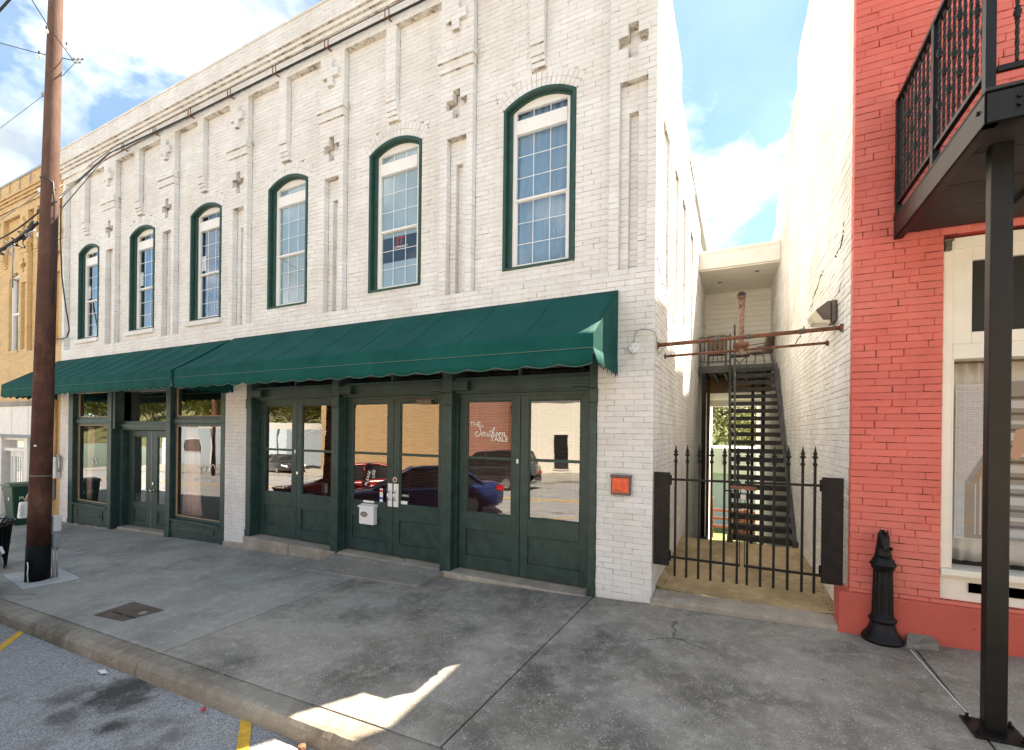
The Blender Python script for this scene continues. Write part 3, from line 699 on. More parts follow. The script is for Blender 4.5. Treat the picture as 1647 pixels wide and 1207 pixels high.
# boutique front
for (a, b) in ((-14.96, -14.72), (-12.94, -12.74), (-10.39, -10.22), (-8.43, -8.285)):
    post(a, b, 0., .34, gz(a, 0)-.02, 3.05, 2.15)
for (a, b, wl) in ((-14.72, -12.94, 0), (-10.22, -8.43, 1)):
    zb = .055; g0 = gz((a+b)/2, 0)-.05
    bh = MB().box(a, b, .03, .34, g0, zb-.03).box(a-.02, b+.02, -.02, .34, zb-.03, zb+.015)
    frame_box(bh, a+.22, b-.22, g0+.22, zb-.10, .045, .012, .03); bh.box(a+.33, b-.33, .016, .03, g0+.30, zb-.18)
    bh.build('bulkhead', 'green', WB, bevel=.007)
    dw = subempty('display_window', WB)
    fm = MB(); frame_box(fm, a, b, zb+.015, 2.14, .055, .09, .15); frame_box(fm, a, b, 2.24, 2.97, .055, .09, .15); fm.box(a, b, .06, .18, 2.14, 2.24)
    fm.build('frame', 'green', dw, bevel=.006)
    ed = MB(); frame_box(ed, a+.055, b-.055, zb+.07, 2.085, .014, .105, .135); frame_box(ed, a+.055, b-.055, 2.295, 2.915, .014, .105, .135); ed.build('glazing_bead', 'oak', dw)
    MB().box(a+.05, b-.05, .118, .124, zb+.06, 2.09).build('pane', 'boutique_glass', dw); MB().box(a+.05, b-.05, .118, .124, 2.28, 2.93).build('transom_pane', 'shop_glass', dw)
    def stroke(pts, r, nm, mat='whitep', par=dw): return MB().tube(pts, r, 6).build(nm, mat, par, smooth=True)
    if wl == 0:
        pts = []
        for i in range(40):
            t = i/39*6.2; pts.append((a+.75+.09*t/6.2*3.6+.07*math.sin(t*1.9), .113, 1.18+.10*math.cos(t*1.9+.6)))
        stroke(pts, .007, 'script_lettering')
    else:
        pts = []
        for i in range(60):
            t = i/59*14; pts.append((a+.86+.04*t+.03*math.sin(t*1.5), .113, 1.15+.006*t+.06*math.cos(t*1.5)))
        stroke(pts, .008, 'script_lettering')
        text('shop_lettering', '& Gift Barber Salon', .085, 'whitep', dw, (a+.70, .112, .93), shear=.25)
    MB().box(a, b, -.0, .34, 2.97, 3.06).build('lintel', 'green', WB)
wavy(-15.0, -14.42, .10, 2.05, .33, .045, 4.5, 'curtain_pink', 'window_curtain', None, slope=.25, n=60)
wavy(-10.32, -9.80, .10, 2.05, .33, .045, 4.5, 'curtain_pink', 'window_curtain', None, slope=-.35, n=60)
for o, l in zip([q for q in COL.objects if q.name.startswith('window_curtain')], ('blush pink curtain hanging behind the boutique window nearer the wooden pole', 'blush pink curtain hanging behind the boutique window beside the white brick pier')):
    tag(o, l, 'curtain')
# recessed double doors
MB().box(-12.74, -12.62, .02, .34, 2.0, 3.0).build('jamb', 'green', WB)
dr = MB(); yD = .30
dr.box(-12.74, -12.60, .16, .40, -.45, 1.98); dr.box(-10.52, -10.39, .16, .40, -.45, 1.98); dr.box(-12.74, -10.39, .16, .40, 1.98, 2.19); dr.box(-12.74, -10.39, .12, .18, 2.03, 2.12)
dr.box(-12.74, -10.39, .2, .40, 2.90, 3.0); dr.box(-12.74, -12.62, .2, .40, 2.19, 2.90); dr.box(-10.5, -10.39, .2, .40, 2.19, 2.90)
dr.build('door_frame', 'green', WB, bevel=.008)
MB().box(-12.62, -10.5, .28, .286, 2.19, 2.90).build('transom_pane', 'shop_glass', WB)
def leaf(x0, x1, y, z0, z1, gl, hinge, panels, knob=None, mun=None, name='door', stile=.13):
    d = subempty(name, WB); m_ = MB(); g0, g1 = gl; y1 = y+.05
    m_.box(x0, x0+stile, y, y1, z0, z1); m_.box(x1-stile, x1, y, y1, z0, z1); m_.box(x0+stile, x1-stile, y, y1, g1, z1)
    zt = g0
    for (p0, p1) in panels[::-1]:
        m_.box(x0+stile, x1-stile, y, y1, p1, zt); m_.box(x0+stile, x1-stile, y+.022, y1-.01, p0, p1); zt = p0
    m_.box(x0+stile, x1-stile, y, y1, z0, zt)
    m_.build('leaf', 'green', d, bevel=.005)
    be = MB(); frame_box(be, x0+stile, x1-stile, g0, g1, .018, y+.008, y1-.008)
    if mun: be.box(x0+stile, x1-stile, y+.004, y1-.004, mun-.02, mun+.02)
    be.build('bead', 'green', d, bevel=.003)
    MB().box(x0+stile+.01, x1-stile-.01, y+.024, y+.03, g0+.01, g1-.01).build('pane', 'shop_glass', d)
    return d
for k, (a, b) in enumerate(((-12.60, -11.565), (-11.555, -10.52))):
    d = leaf(a, b, yD, -.41, 1.97, (.235, 1.83), 0, [(-.22, .09)], stile=.24)
    frame = MB(); frame_box(frame, a+.26, b-.26, -.20, .07, .03, yD+.008, yD+.025); frame.build('panel_moulding', 'green', d, bevel=.004)
    kx = b-.09 if k == 0 else a+.09
    MB().lathe([(.0, -.03), (.022, -.028), (.032, -.01), (.030, .01), (.015, .024), (0, .026)], (kx, yD-.05, .55), 14).build('knob', 'brass', d, smooth=True)
    MB().cyl((kx, yD-.04, .55), (kx, yD, .55), .014).cyl((kx, yD-.008, .55), (kx, yD, .55), .035).build('rose', 'brass', d, smooth=True)
    if k == 1: MB().cyl((kx, yD-.02, .72), (kx, yD, .72), .033).build('deadbolt', 'brass', d)
MB().box(-11.565, -11.555, yD-.006, yD+.02, -.41, 1.97).build('weather_strip', 'galv', WB)
MB().slab([gp(-12.62, .08, .05), gp(-10.5, .08, .05), gp(-10.5, .42, .05), gp(-12.62, .42, .05)], .1).build('door_sill', 'sill_stone', WB, bevel=.01)
# rubble footing under the boutique
mb = MB()
random.seed(11)
for i in range(26):
    x = -15.3+i*.1; s_ = random.uniform(.03, .055)
    mb.lathe([(0, -s_*.5), (s_, -s_*.3), (s_*1.1, .1*s_), (s_*.5, .6*s_), (0, .65*s_)], gp(x, -.02+random.uniform(-.02, .02), 0), 7)
mb.build('rubble_footing', 'sill_stone', WB, kind='stuff')

# dining room doors
for (a, b, c) in ((-7.6, -7.45, 1), (-5.32, -5.16, 1), (-3.05, -2.875, 1), (-.79, -.692, 1)):
    post(a, b, -.02, .32, gz(a, 0)-.02 if a > -6 else -.05, 3.05)
    MB().box(a-.012, b+.012, -.035, .3, 2.42, 2.62).build('post_capital', 'green', WB, bevel=.02)
bays = ((-7.45, -5.32, 'leftmost'), (-5.16, -3.05, 'middle'), (-2.875, -.79, 'right'))
hx = 0
for bi, (a, b, nm) in enumerate(bays):
    hd_ = MB().box(a, b, .08, .32, 2.62, 2.80).box(a, b, .05, .32, 2.785, 2.83).box(a, b, .06, .32, 2.595, 2.625).box(a, b, .14, .32, 2.55, 2.60)
    hd_.build('header', 'green', WB, bevel=.006)
    for xx in (a+.0, b-.26):
        bl = MB().box(xx, xx+.26, -.01, .08, 2.64, 2.78)
        for k in range(3): bl.box(xx-.006, xx+.266, -.025, .08, 2.655+k*.038, 2.68+k*.038)
        bl.build('bracket_block', 'green', WB, bevel=.004)
    MB().box(a, (a+b)/2-.02, .16, .166, 2.83, 3.02).box((a+b)/2+.02, b, .16, .166, 2.83, 3.02).build('transom_pane', 'shop_glass', WB)
    MB().box((a+b)/2-.02, (a+b)/2+.02, .1, .2, 2.83, 3.02).box(a, b, .0, .32, 3.02, 3.06).build('transom_frame', 'green', WB)
    for sx in (a, b-.035): MB().box(sx, sx+.035, .10, .30, .0, 2.58).build('jamb', 'green', WB)
    x0, x1 = a+.035, b-.035; xm = (x0+x1)/2
    for k, (p, q) in enumerate(((x0, xm-.004), (xm+.004, x1))):
        d = leaf(p, q, .15, .015, 2.555, (.84, 2.49), 0, [(.21, .59)], mun=1.655, stile=.125)
        if bi == 1:
            hxx = (q-.10, q-.01) if k == 0 else (p+.01, p+.11)
            MB().box(hxx[0], hxx[1], .143, .15, .805, 1.18).build('push_plate', 'white_metal', d, bevel=.002)
            hc = (hxx[0]+hxx[1])/2
            MB().tube([(hc, .148, 1.06), (hc, .10, 1.045), (hc, .085, 1.0), (hc, .085, .96), (hc, .10, .925), (hc, .148, .91)], .011).build('handle', 'chrome', d, smooth=True)
            if k == 1:
                lc = MB().cyl((p+.04, .135, 1.245), (p+.04, .15, 1.245), .046, n=20).build('lock_plate', 'chrome', d, bevel=.002)
                MB().cyl((p+.04, .128, 1.245), (p+.04, .136, 1.245), .018, n=14).build('lock_cylinder', 'blackp', d)
                cl = MB().box(p+.5, p+.78, .08, .15, 2.46, 2.52).box(p+.4, p+.85, .095, .11, 2.53, 2.545).tube([(p+.6, .1, 2.53), (p+.3, .05, 2.54), (p+.12, .12, 2.555)], .008)
                cl.build('door_closer', 'bronze', d)
        if bi != 1 and k == 0:
            MB().box(q-.05, q-.02, .14, .15, 1.60, 1.66).build('lock_plate', 'whitep', d)
        if bi == 0 and k == 1: MB().cyl((p+.03, .135, 1.24), (p+.03, .15, 1.24), .028, n=14).build('lock_cylinder', 'brass', d)
        # lettering on the panes
        yt = .1735
        if bi == 2 and k == 0:
            text('shop_lettering', 'THE', .10, 'whitep', d, (p+.168, yt-.002, 2.115))
            text('shop_lettering', 'TABLE', .098, 'whitep', d, (p+.515, yt-.002, 1.903), sx=1.05)
            # the word Southern in a joined script hand
            def S_(pts, r=.0055):
                out = []; P_ = [Vector((x_, 0, z_)) for x_, z_ in pts]
                for i in range(len(P_)-1):
                    p_0 = P_[max(i-1, 0)]; p_1 = P_[i]; p_2 = P_[i+1]; p_3 = P_[min(i+2, len(P_)-1)]
                    for t in (0, .25, .5, .75): out.append(.5*((2*p_1)+(p_2-p_0)*t+(2*p_0-5*p_1+4*p_2-p_3)*t*t+(3*p_1-p_0-3*p_2+p_3)*t**3))
                out.append(P_[-1])
                ox, oz, k_ = p+.262, 1.975, .0735
                return MB().tube([(ox+v.x*k_+v.z*k_*.22, yt, oz+v.z*k_) for v in out], r, 6)
            wd = S_([(1.35, 1.75), (1.15, 2.05), (.8, 2.0), (.65, 1.6), (.95, 1.1), (1.05, .55), (.75, .05), (.2, .0), (-.15, .4), (.1, .85), (.5, .8)], .008)
            for pts in ([(1.75, .75), (1.5, .7), (1.4, .3), (1.6, .02), (1.9, .2), (1.9, .6), (1.75, .78), (2.2, .6)],
                        [(2.2, .8), (2.15, .3), (2.35, .02), (2.65, .3), (2.72, .8), (2.68, .2), (2.9, .02), (3.1, .3)],
                        [(3.25, 1.35), (3.15, .6), (3.2, .1), (3.4, .05), (3.6, .3)], [(2.95, .9), (3.55, .95)],
                        [(3.6, .1), (3.75, .8), (4.0, 1.6), (3.85, 1.75), (3.7, 1.2), (3.68, 0.), (3.8, .6), (4.05, .75), (4.15, .5), (4.12, .1), (4.3, .03), (4.5, .3)],
                        [(4.5, .35), (4.85, .5), (4.95, .75), (4.72, .8), (4.6, .4), (4.8, .02), (5.1, .2)],
                        [(5.1, .2), (5.3, .75), (5.4, .7), (5.35, .0), (5.45, .5), (5.65, .8), (5.85, .7)],
                        [(5.95, .75), (5.95, .0), (6.05, .5), (6.3, .8), (6.45, .6), (6.42, .1), (6.6, .02), (6.8, .3)]):
                q_ = S_(pts); wd.add(q_.v, q_.f)
            wd.build('script_lettering', 'whitep', d, smooth=True)
        if bi == 0 and k == 1: text('shop_lettering', 'Comfort', .155, 'whitep', d, (p+.22, yt-.002, 1.95), shear=.35, sx=.9)
        if bi == 1 and k == 0:
            text('notice_lettering', 'PLEASE', .085, 'whitep', d, (p+.44, yt, 1.10), u=(.30, 0, .954), v=(-.954, 0, .30))
            text('notice_lettering', 'USE', .085, 'whitep', d, (p+.60, yt, 1.24), u=(.12, 0, .99), v=(-.99, 0, .12))
            MB().box(p+.72, p+.785, .172, .1735, .86, 1.08).build('sticker', 'whitep', d)
            MB().box(p+.72, p+.785, .1705, .1715, 1.02, 1.06).build('sticker_band', 'redp', d)
            MB().box(p+.72, p+.785, .1705, .1715, .90, .94).build('sticker_band', 'bluep', d)
            MB().box(p+.38, p+.62, .147, .1495, .83, .865).build('name_strip', 'white_metal', d)
        if bi == 1 and k == 1:
            MB().box(p+.135, p+.27, .1705, .1735, .855, .91).build('sticker', 'whitep', d)
            text('hours_lettering', 'OPEN', .05, 'whitep', d, (p+.16, yt, .98))
    # wooden blinds inside
    for k, (p, q) in enumerate(((x0, xm), (xm, x1))):
        side = 'left' if k == 0 else 'right'
        bl = thing('window_blind', f'dark red wooden slat blind inside the {side} leaf of the {nm} green double door', 'window blind', ((p+q)/2, .23, 2.5), 'wooden blinds behind the dining room doors')
        MB().box(p+.1, q-.1, .215, .25, 2.50, 2.54).build('headrail', 'blind_wood', bl)
        sl_ = None
        zs = .80
        n_ = 38
        for i in range(n_):
            z = .84+i*(1.64/n_)
            if sl_ is None:
                mb = MB(); c, s2 = .02*math.cos(.5), .02*math.sin(.5)
                mb.add([(p+.11, .232-c, z-s2), (q-.11, .232-c, z-s2), (q-.11, .232+c, z+s2), (p+.11, .232+c, z+s2)]+[(p+.11, .232-c, z-s2+.003), (q-.11, .232-c, z-s2+.003), (q-.11, .232+c, z+s2+.003), (p+.11, .232+c, z+s2+.003)],
                       [(0, 3, 2, 1), (4, 5, 6, 7), (0, 1, 5, 4), (1, 2, 6, 5), (2, 3, 7, 6), (3, 0, 4, 7)])
                sl_ = mb.build('slat', 'blind_wood', bl); z00 = z
            else:
                o = sl_.copy(); COL.objects.link(o); o.location.z = z-z00
        for xx in (p+.25, q-.25): MB().cyl((xx, .232, .82), (xx, .232, 2.5), .002, n=5).build('ladder_cord', 'oak', bl)
# stone sills and the small ramp
random.seed(5)
def rough_slab(pts_top, h, mat, name, parent=None, bev=.02, **k): return MB().slab(pts_top, h).build(name, mat, parent, bevel=bev, bseg=3, **k)
rough_slab([(-7.60, -.07, -.02), (-6.33, -.07, -.02), (-6.33, .3, .005), (-7.60, .3, .005)], .32, 'sill_stone', 'sill_stone', WB, .025)
rough_slab([(-6.32, -.065, -.022), (-5.18, -.065, -.022), (-5.18, .3, .005), (-6.32, .3, .005)], .32, 'sill_stone', 'sill_stone', WB, .025)
rough_slab([(-5.16, -.03, -.02), (-3.02, -.03, -.02), (-3.02, .3, .005), (-5.16, .3, .005)], .32, 'sill_stone', 'sill_stone', WB, .02)
rough_slab([(-3.0, -.075, -.02), (-.80, -.075, -.02), (-.80, .3, .005), (-3.0, .3, .005)], .25, 'sill_stone', 'sill_stone', WB, .025)
rough_slab([(-8.28, -.03, -.2), (-7.62, -.03, -.17), (-7.62, .2, -.14), (-8.28, .2, -.17)], .2, 'sill_stone', 'footing', WB, .02)
mb = MB(); A = [(-5.25, -.60), (-3.02, -.60), (-2.955, -.085), (-5.18, -.085)]
zt = [gz(*A[0])+.012, gz(*A[1])+.03, -.005, -.03]
mb.add([(A[i][0], A[i][1], zt[i]) for i in range(4)]+[(A[i][0], A[i][1], gz(*A[i])-.05) for i in range(4)], [(0, 1, 2, 3), (7, 6, 5, 4), (0, 4, 5, 1), (1, 5, 6, 2), (2, 6, 7, 3), (3, 7, 4, 0)])
tag(mb.build('ramp', 'ramp', None, bevel=.015, bseg=3), 'small sloping concrete ramp at the foot of the middle double door', 'ramp')

# awnings
def awning(x0, x1, zt, nrib, nscal, label, strong):
    A_o = thing('awning', label, 'awning', ((x0+x1)/2, 0, zt), 'green canvas awnings over the shopfronts')
    yo, zo, zs, zv = -1.06, 3.065, 2.93, 2.775
    # sloping top with sag between the rafters
    nx, ny = nrib*8, 10; top = []
    for j in range(ny+1):
        t = j/ny; row = []
        for i in range(nx+1):
            s_ = i/nx; ph = (s_*nrib) % 1; sag = (.016 if not strong else .032)*(math.sin(math.pi*ph) if strong else (.5-.5*math.cos(2*math.pi*ph)))*math.sin(math.pi*min(1, t*1.02))
            row.append((x0+(x1-x0)*s_, -.005+(yo+.005)*t, zt+(zo-zt)*t-sag-.02*math.sin(math.pi*t)))
        top.append(row)
    MB().sheet(top).build('top_canvas', 'awning', A_o, smooth=True, solid=.004)
    # front band, then the loose scalloped valance
    band = [[(x0+(x1-x0)*i/nx, yo-.003+(.006*math.sin(i*.9)*j), zo+(zs-zo)*j) for i in range(nx+1)] for j in (0, 1)]
    MB().sheet(band).build('front_band', 'awning', A_o, solid=.003)
    n = nscal*10; val = []
    def yw(i): return yo-.006+.008*math.sin(i*.33)+.006*math.sin(i*.13+1)
    for j in range(4):
        row = []
        for i in range(n+1):
            ph = (i/10) % 1; low = zv-.035*math.sin(math.pi*ph); t = j/3
            row.append((x0+(x1-x0)*i/n, yo-.006+(yw(i)-yo+.006)*t, zs+(low-zs)*t))
        val.append(row)
    MB().sheet(val).build('valance', 'awning', A_o, smooth=True, solid=.003)
    hem = MB().tube([(p[0], p[1]-.002, p[2]) for p in val[3]], .005, 5)
    hem.build('hem_tape', 'awning_trim', A_o, smooth=True)
    MB().box(x0, x1, yo-.011, yo-.006, zs-.004, zs+.004).build('seam', 'awning_trim', A_o)
    # ends: triangle plus ragged valance
    for x, s_ in ((x0, -1), (x1, 1)):
        MB().prism([(-.005, zt), (yo, zo), (yo, zs), (-.005, zs)], 0, x-.002, x+.002).build('end_panel', 'awning', A_o)
        e = []
        for j in range(3):
            e.append([(x+s_*(.004+.02*j*(1-i/30)), yo*(1-i/30)-.004, zs-(zs-(zv-.03*abs(math.sin(i*.55))+(.03*math.sin(i*2.1) if i > 3 else 0)))*j/2) for i in range(31)])
        MB().sheet(e).build('end_valance', 'awning', A_o, smooth=True, solid=.003)
    fr = MB()
    for i in range(nrib+1):
        x = x0+.01+(x1-x0-.02)*i/nrib; fr.cyl((x, -.01, zt-.10), (x, yo+.05, zo-.09), .012, n=6)
        if strong and 0 < i < nrib: pass
    fr.cyl((x0, yo+.015, zo-.02), (x1, yo+.015, zo-.02), .014, n=6); fr.cyl((x0, yo+.015, zs), (x1, yo+.015, zs), .012, n=6); fr.cyl((x0, -.02, zt-.03), (x1, -.02, zt-.03), .014, n=6)
    fr.build('frame_tube', 'galv', A_o)
    for i in range(1, nrib):
        x = x0+(x1-x0)*i/nrib; sm = MB(); sm.tube([(x, -.005+(yo+.005)*j/8, zt+(zo-zt)*j/8-.02*math.sin(math.pi*j/8)+.004) for j in range(9)], .006 if strong else .0035, 5)
        sm.build('rib_seam', 'awning', A_o, smooth=True)
    return A_o
awning(-8.02, -.44, 3.815, 9, 20, 'longer green canvas awning over the dining room doors next to the alley', False)
awning(-15.58, -8.14, 3.80, 11, 27, 'pleated green canvas awning over the boutique beside the wooden pole', True)

# ------------------------------------------------------------------ the red building and the alley wall it owns
RB = thing('red_brick_building', 'red painted brick building with a cream shopfront and a white painted alley wall', 'building', (2.6, 2, .1))
def RX(y): return 1.94-.038*y
def red_front(v):
    ov = []
    if .50 < v < 3.93: ov.append((2.64, 8., None))
    return paint([(1.94, 8., 0.)], ov) if v > .47 else []
def hid_red(p): return 2.41 < p.x < 2.6 and p.y < 0
brickwall(RB, red_front, .4405, 150, lambda u, v, w: (u, -w, v), 0, 'red_brick', 'red_joint', score=score_n((0, -1, 0), hid_red), nsingle=225, jit=.0035, seed=9, jw=.0042, irr=.035, skip=.22)
def alley_right(v):
    tops = [(.1, 2.0, 9.6), (2.0, 4.0, 8.86), (4.0, 4.8, 8.30), (4.8, 5.9, 8.05), (5.9, 7.2, 7.62), (7.2, 9., 7.2), (9., 13., 6.8)]
    return paint([(a, b, 0.) for a, b, t in tops if v < t], [])
rr = -math.atan(.038)
brickwall(RB, alley_right, -2.508, 172, lambda u, v, w: (RX(u)-w, u, v), R_(-90)+rr*-1, 'alley_brick', 'alley_joint', score=score_n((-1, 0, 0)), nsingle=75, jit=.0035, seed=12, irr=.02, skip=.12)
# white paint wraps a few centimetres round the corner: the corner brick ends
M['red_plinth'] = painted_brick('red_plinth_paint', (.60, .125, .095), (.36, .085, .065), .0, (.22, .05, .04), .68, .8, drips=.6)
MB().slab([(1.845, -.045, .475), (8., -.045, .47), (8., .25, .49), (1.845, .25, .49)], .75).build('plinth', 'red_plinth', RB, bevel=.015)
MB().box(2.1, 8., .3, 13., 7., 7.2).build('roof', 'far_gray', RB)
# cream shopfront
mb = MB(); yS = .03
mb.box(2.645, 2.72, yS, .25, .81, 3.90); mb.box(2.72, 8, yS, .25, 2.78, 2.92); mb.box(2.72, 8, yS, .25, 3.82, 3.92)
mb.box(2.645, 8, yS+.03, .25, .50, .75); mb.box(2.72, 2.86, yS+.02, .25, 2.92, 3.82); mb.box(2.86, 8, yS+.02, .25, 2.92, 3.03); mb.box(2.86, 8, yS+.02, .25, 3.70, 3.82)
mb.box(2.64, 8, yS-.05, .25, .75, .81); mb.box(2.645, 8, yS+.0, .25, .72, .75)
mb.box(2.715, 2.73, yS-.006, .1, .81, 2.78)
mb.build('shopfront_frame', 'cream', RB, bevel=.006)
MB().box(2.855, 4.0, yS+.015, .045, .598, .688).box(4.3, 6, yS+.015, .045, .598, .688).build('vent_slot', 'blackp', RB)
MB().box(2.86, 8, .09, .1, 3.03, 3.70).build('transom_panel', 'blackp', RB)
MB().box(2.65, 2.70, yS-.03, .05, 3.80, 3.89).box(2.64, 2.71, yS-.045, .05, 3.885, 3.91).box(2.655, 2.695, yS-.04, .05, 3.82, 3.87).build('bracket', 'bronze', RB, bevel=.006)
MB().box(2.72, 8, .085, .091, .82, 2.78).build('pane', 'poster_glass', RB)
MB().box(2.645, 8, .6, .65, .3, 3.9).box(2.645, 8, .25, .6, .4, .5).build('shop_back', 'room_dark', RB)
wavy(2.73, 3.12, .83, 2.77, .36, .02, 4, 'curtain_white', 'shop_curtain', RB)
wavy(3.12, 6.9, .83, 2.77, .36, .02, 22, 'curtain_white', 'shop_curtain', RB)
def print_(name, mats, parent): return None
PO = thing('poster', 'large photo print of stairs beside a pale brick wall in the cream shop window', 'poster', (2.83, .2, 1.07))
MB().box(2.80, 3.16, .198, .204, 1.075, 2.55).build('paper', 'whitep', PO)
MB().box(2.806, 3.155, .1955, .1965, 1.08, 2.545).build('brick_print', 'poster_brick', PO)
mb = MB(); mb.prism([(2.87, 1.08), (3.155, 1.08), (3.155, 2.05), (2.87, 1.62)], 1, .1935, .1945); mb.build('stair_print', 'p_brown', PO)
mb = MB()
mb.prism([(2.865, 1.60), (2.90, 1.60), (3.155, 2.12), (3.155, 2.22)], 1, .191, .192); mb.build('handrail_print', 'p_bluegray', PO)
mb = MB()
for i in range(6): mb.box(2.94+i*.036, 2.95+i*.036, .1915, .1925, 1.12, 1.60+i*.07)
mb.build('baluster_print', 'p_lgray', PO)
PP = thing('poster', 'photo print of a person in black sportswear on dark steps in the cream shop window', 'poster', (3.6, .2, 1.07))
MB().box(3.175, 4.6, .198, .204, 1.085, 2.57).build('paper', 'p_gray', PP)
mb = MB(); mb2 = MB()
for i in range(9):
    z = 1.12+i*.15; mb.box(3.18, 4.6, .1955, .1965, z, z+(.035 if i % 2 else .07)); mb2.box(3.18, 4.6, .1956, .1966, z+.085, z+.11)
mb.build('step_edge_print', 'p_lgray', PP); mb2.build('step_shadow_print', 'blackp', PP)
mb = MB(); mb.prism([(3.185, 1.86), (3.24, 1.84), (3.34, 2.05), (3.30, 2.14), (3.22, 2.12), (3.20, 2.0)], 1, .1925, .194); mb.prism([(3.30, 1.88), (3.75, 1.88), (3.75, 2.0), (3.32, 2.0)], 1, .1928, .1938); mb.prism([(3.34, 1.4), (3.7, 1.4), (3.75, 1.62), (3.33, 1.62)], 1, .1928, .1938); mb.build('skin_print', 'skin', PP)
mb = MB(); mb.prism([(3.29, 2.02), (3.34, 2.18), (3.45, 2.30), (3.75, 2.30), (3.75, 1.98), (3.32, 1.98)], 1, .191, .192); mb.prism([(3.285, 1.88), (3.75, 1.88), (3.75, 1.6), (3.36, 1.56), (3.29, 1.66)], 1, .191, .192); mb.build('sportswear_print', 'blackp', PP)
text('waistband_lettering', 'PRO', .05, 'whitep', PP, (3.29, .1905, 1.825), label='white letters on the black waistband')

# alley floor and step
AF = bpy.data.objects.new('alley_path', None); COL.objects.link(AF); AF['kind'] = 'structure'
random.seed(21)
mb = MB(); g = []
for j in range(14):
    y = .30+j*(3.3-.30)/13; g.append([(.001+(RX(y)-.001)*i/8, y, .10+.015*y+random.uniform(-.004, .004)+.035*(abs(i/8-.5)*2)**6) for i in range(9)])
mb.sheet(g); mb.box(.0, 1.82, 3.28, 3.30, -.6, .14)
mb.build('alley_slab', 'alley_floor', AF)
MB().slab([(-.012, -.03, .088), (1.0, -.035, .098), (1.85, -.03, .108), (1.9, .31, .118), (-.0, .31, .10)], .2).build('stone_step', 'sill_stone', AF, bevel=.022, bseg=3)
mb = MB(); rnd = random.Random(4)
for (x0, x1, y0, y1, n) in ((.0, .07, .3, 3.1, 900), (1.76, 1.93, .3, 3.2, 900)):
    for i in range(n):
        y = rnd.uniform(y0, y1); x = (rnd.random()**2)*.10; x = x if x0 < 1 else RX(y)-x
        z = .10+.015*y+.02; a = rnd.uniform(0, 6.28); h = rnd.uniform(.004, .02); s_ = rnd.uniform(.006, .014)
        mb.add([(x-s_*math.cos(a), y-s_*math.sin(a), z-.01), (x+s_*math.cos(a), y+s_*math.sin(a), z-.01), (x+rnd.uniform(-.01, .01), y+rnd.uniform(-.01, .01), z+h)], [(0, 1, 2)])
mb.build('moss', 'moss', None, kind='stuff')
# lower yard behind
mb = MB(); mb.sheet([[(-30+3*i, 3.31+2.2*j, -.42-.17*max(0, 2.2*j-1.5)+(.0 if j < 6 else (j-6)*.25)+ (max(0, j-12)**1.5)*.42) for i in range(21)] for j in range(24)]); struct(mb.build('back_yard_grass', 'grass'))

# gate
def gate_bar(x, z0, z1, par):
    b = MB().box(x-.0125, x+.0125, .02, .045, z0, z1-.16).build('bar', 'black_iron', par)
    MB().lathe([(.0125, -.165), (.022, -.15), (.022, -.135), (.014, -.125), (.012, -.085), (.028, -.07), (.028, -.06), (.012, -.05), (.022, -.035), (.012, -.005), (.0, .06)], (x, .0325, z1-.02), 10).build('finial', 'black_iron', b, smooth=True)
    return b
for side, xs_, x0, x1, lb in (('l', [.257, .385, .515, .645, .78, .915], .20, .945, 'left leaf of the black iron alley gate, hinged by the white corner'), ('r', [1.015, 1.145, 1.27, 1.40, 1.53, 1.64], .985, 1.70, 'right leaf of the black iron alley gate, hinged by the red building')):
    gt = thing('gate_leaf', lb, 'gate', ((x0+x1)/2, .03, .38))
    for i, x in enumerate(xs_): gate_bar(x, .365+ (x-.257)*.02, 1.885+(x-.257)*.012, gt)
    sl_ = .012
    MB().add([(x0, .015, 1.490+(x0)*sl_), (x1, .015, 1.490+x1*sl_), (x1, .05, 1.490+x1*sl_), (x0, .05, 1.490+x0*sl_), (x0, .015, 1.515+x0*sl_), (x1, .015, 1.515+x1*sl_), (x1, .05, 1.515+x1*sl_), (x0, .05, 1.515+x0*sl_)], [(0, 3, 2, 1), (4, 5, 6, 7), (0, 1, 5, 4), (1, 2, 6, 5), (2, 3, 7, 6), (3, 0, 4, 7)]).build('top_rail', 'rusty_black', gt)
    MB().box(x0, x1, .017, .048, .575, .60).build('bottom_rail', 'black_iron', gt)
    e = x1-.008 if side == 'l' else x0+.0
    MB().box(e, e+.008, .025, .04, .575, 1.50).build('meeting_bar', 'rusty_black', gt)
    if side == 'l':
        MB().box(.84, .97, .0, .02, 1.435, 1.475).build('hasp', 'rust', gt, bevel=.003)
        MB().tube([(.78, .01, 1.40), (.80, .0, 1.415), (.92, .0, 1.415)], .008).build('latch_hook', 'black_iron', gt)
    else: MB().box(.975, 1.10, -.002, .018, 1.43, 1.475).build('hasp', 'rust', gt, bevel=.003)
pl = thing('padlock', 'small silver padlock hanging on the gate latch', 'padlock', (.97, -.02, 1.34))
MB().box(.942, .998, -.035, -.008, 1.325, 1.385).build('body', 'galv', pl, bevel=.005)
MB().tube([(.952, -.022, 1.38), (.952, -.022, 1.42), (.958, -.022, 1.437), (.97, -.022, 1.443), (.982, -.022, 1.437), (.988, -.022, 1.42), (.988, -.022, 1.38)], .005).build('shackle', 'chrome', pl, smooth=True)
